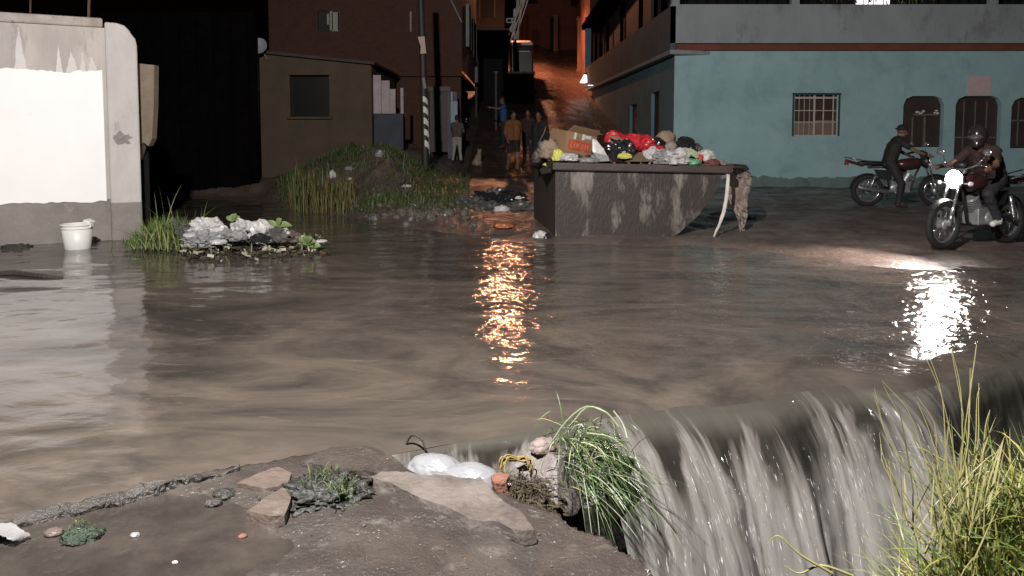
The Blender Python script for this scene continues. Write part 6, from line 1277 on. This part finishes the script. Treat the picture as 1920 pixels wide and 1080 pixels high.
def at(px, d, dz=0): x = (px - 960) / F * d; return V((x, d, max(H1(x, d), 0) + .02 + dz))
WALK = dict(knL=(.16, .09, .52), anL=(.10, .10, .10), toL=(.25, .11, .06), knR=(-.02, -.09, .50), anR=(-.24, -.10, .12), toR=(-.10, -.11, .03), haL=(-.05, .27, .90), haR=(.2, -.24, .93))
person('person in a dark top and pale trousers standing with their back turned', at(857, 24.6), R(80), .84, dict(elL=(.08, .23, 1.16), haL=(.25, .14, 1.14), elR=(.06, -.25, 1.15), haR=(.22, -.16, 1.12), knL=(.0, .11, .5), anL=(-.02, .16, .085), toL=(.13, .19, .03), knR=(.0, -.11, .5), anR=(-.02, -.16, .085), toR=(.13, -.19, .03)), M_greyt, M_palet, M_shoek, 'short', False, 'hair', .02)
person('person in an orange top and dark shorts walking at the alley mouth', at(962, 22.6), R(-70), 1.0, WALK, M_orange, M_blackt, M_shoek, 'short', True, 'long', .018, w=1.1)
person('person in a bright blue shirt pointing along the alley behind the orange top', at(944, 27), R(185), 1.0, dict(elL=(.18, .22, 1.34), haL=(.42, .2, 1.38)), M_bluet, M_jean, M_shoek, 'short', False, 'hair', .02)
person('person in black clothes with a pale strap standing behind the dark container end', at(1011, 21.5), R(-120), 1.02, dict(elR=(-.12, -.26, 1.15), haR=(.06, -.22, .98)), M_blackt, M_jean, M_shoek, 'long', False, 'hair', .018)
person('person in dark clothes half hidden between the orange top and the black clothes', at(990, 24.5), R(-100), .98, None, M_maroon, M_jean, M_shoek, 'short', False, 'hair', .02)
q0 = at(1011, 21.5); mb = MB(); mb.tube([q0 + V((.19, -.13, 1.43)), q0 + V((.12, -.19, 1.2)), q0 + V((.0, -.17, .98)), q0 + V((-.06, -.10, .9))], .014, 6); mb.ball(q0 + V((.08, -.2, .86)), (.12, .07, .13)); tag(put('shoulder_bag', mb, M_palet, smooth=True), 'pale shoulder bag on the person in black clothes', 'bag')
# pale dog sitting
dp = at(896, 24.4); dg = thing('dog', 'small pale dog sitting on the wet road at the alley mouth', 'dog', tuple(dp)); qd = Matrix.Rotation(R(70), 3, 'Z'); W_ = lambda x, y, z: dp + qd @ V((x, y, z)) * .85; mb = MB()
mb.capsule(W_(-.10, 0, .13), W_(.08, 0, .36), .125, .095); mb.capsule(W_(.08, 0, .36), W_(.14, 0, .47), .07, .055); mb.ball(W_(.17, 0, .52), .068); mb.capsule(W_(.19, 0, .51), W_(.28, 0, .49), .042, .028)
for s in (-1, 1):
    mb.capsule(W_(.10, .06 * s, .32), W_(.13, .06 * s, .14), .042, .028); mb.capsule(W_(.13, .06 * s, .14), W_(.13, .06 * s, .02), .027, .025); mb.capsule(W_(.13, .06 * s, .02), W_(.18, .06 * s, .02), .026, .022)
    mb.capsule(W_(-.10, .09 * s, .12), W_(.03, .12 * s, .11), .085, .055); mb.capsule(W_(.03, .12 * s, .10), W_(-.07, .12 * s, .03), .034, .026); mb.capsule(W_(-.07, .12 * s, .025), W_(.06, .13 * s, .022), .028, .022); mb.capsule(W_(.15, .045 * s, .57), W_(.13, .065 * s, .63), .024, .008)
mb.capsule(W_(-.2, 0, .08), W_(-.36, .05, .05), .025, .012); remeshed('body', mb, cmat('dog_coat', (.34, .27, .2)), dg, .012, 3)
mb = MB(); mb.ball(W_(.312, 0, .497), .016); put('nose', mb, M_hair, dg)
# the beam of the lit headlight
hl = sp(o1, hd1, sc1, 1.20); hl.z = o1.z + .85 * sc1
spot('headlight_beam', tuple(hl + V((math.cos(hd1), math.sin(hd1), 0)) * .12), tuple(hl + V((-3.4, -1.7, -.3))), HEAD_W, (1.0, .84, .76), 112, 1.0, .06)
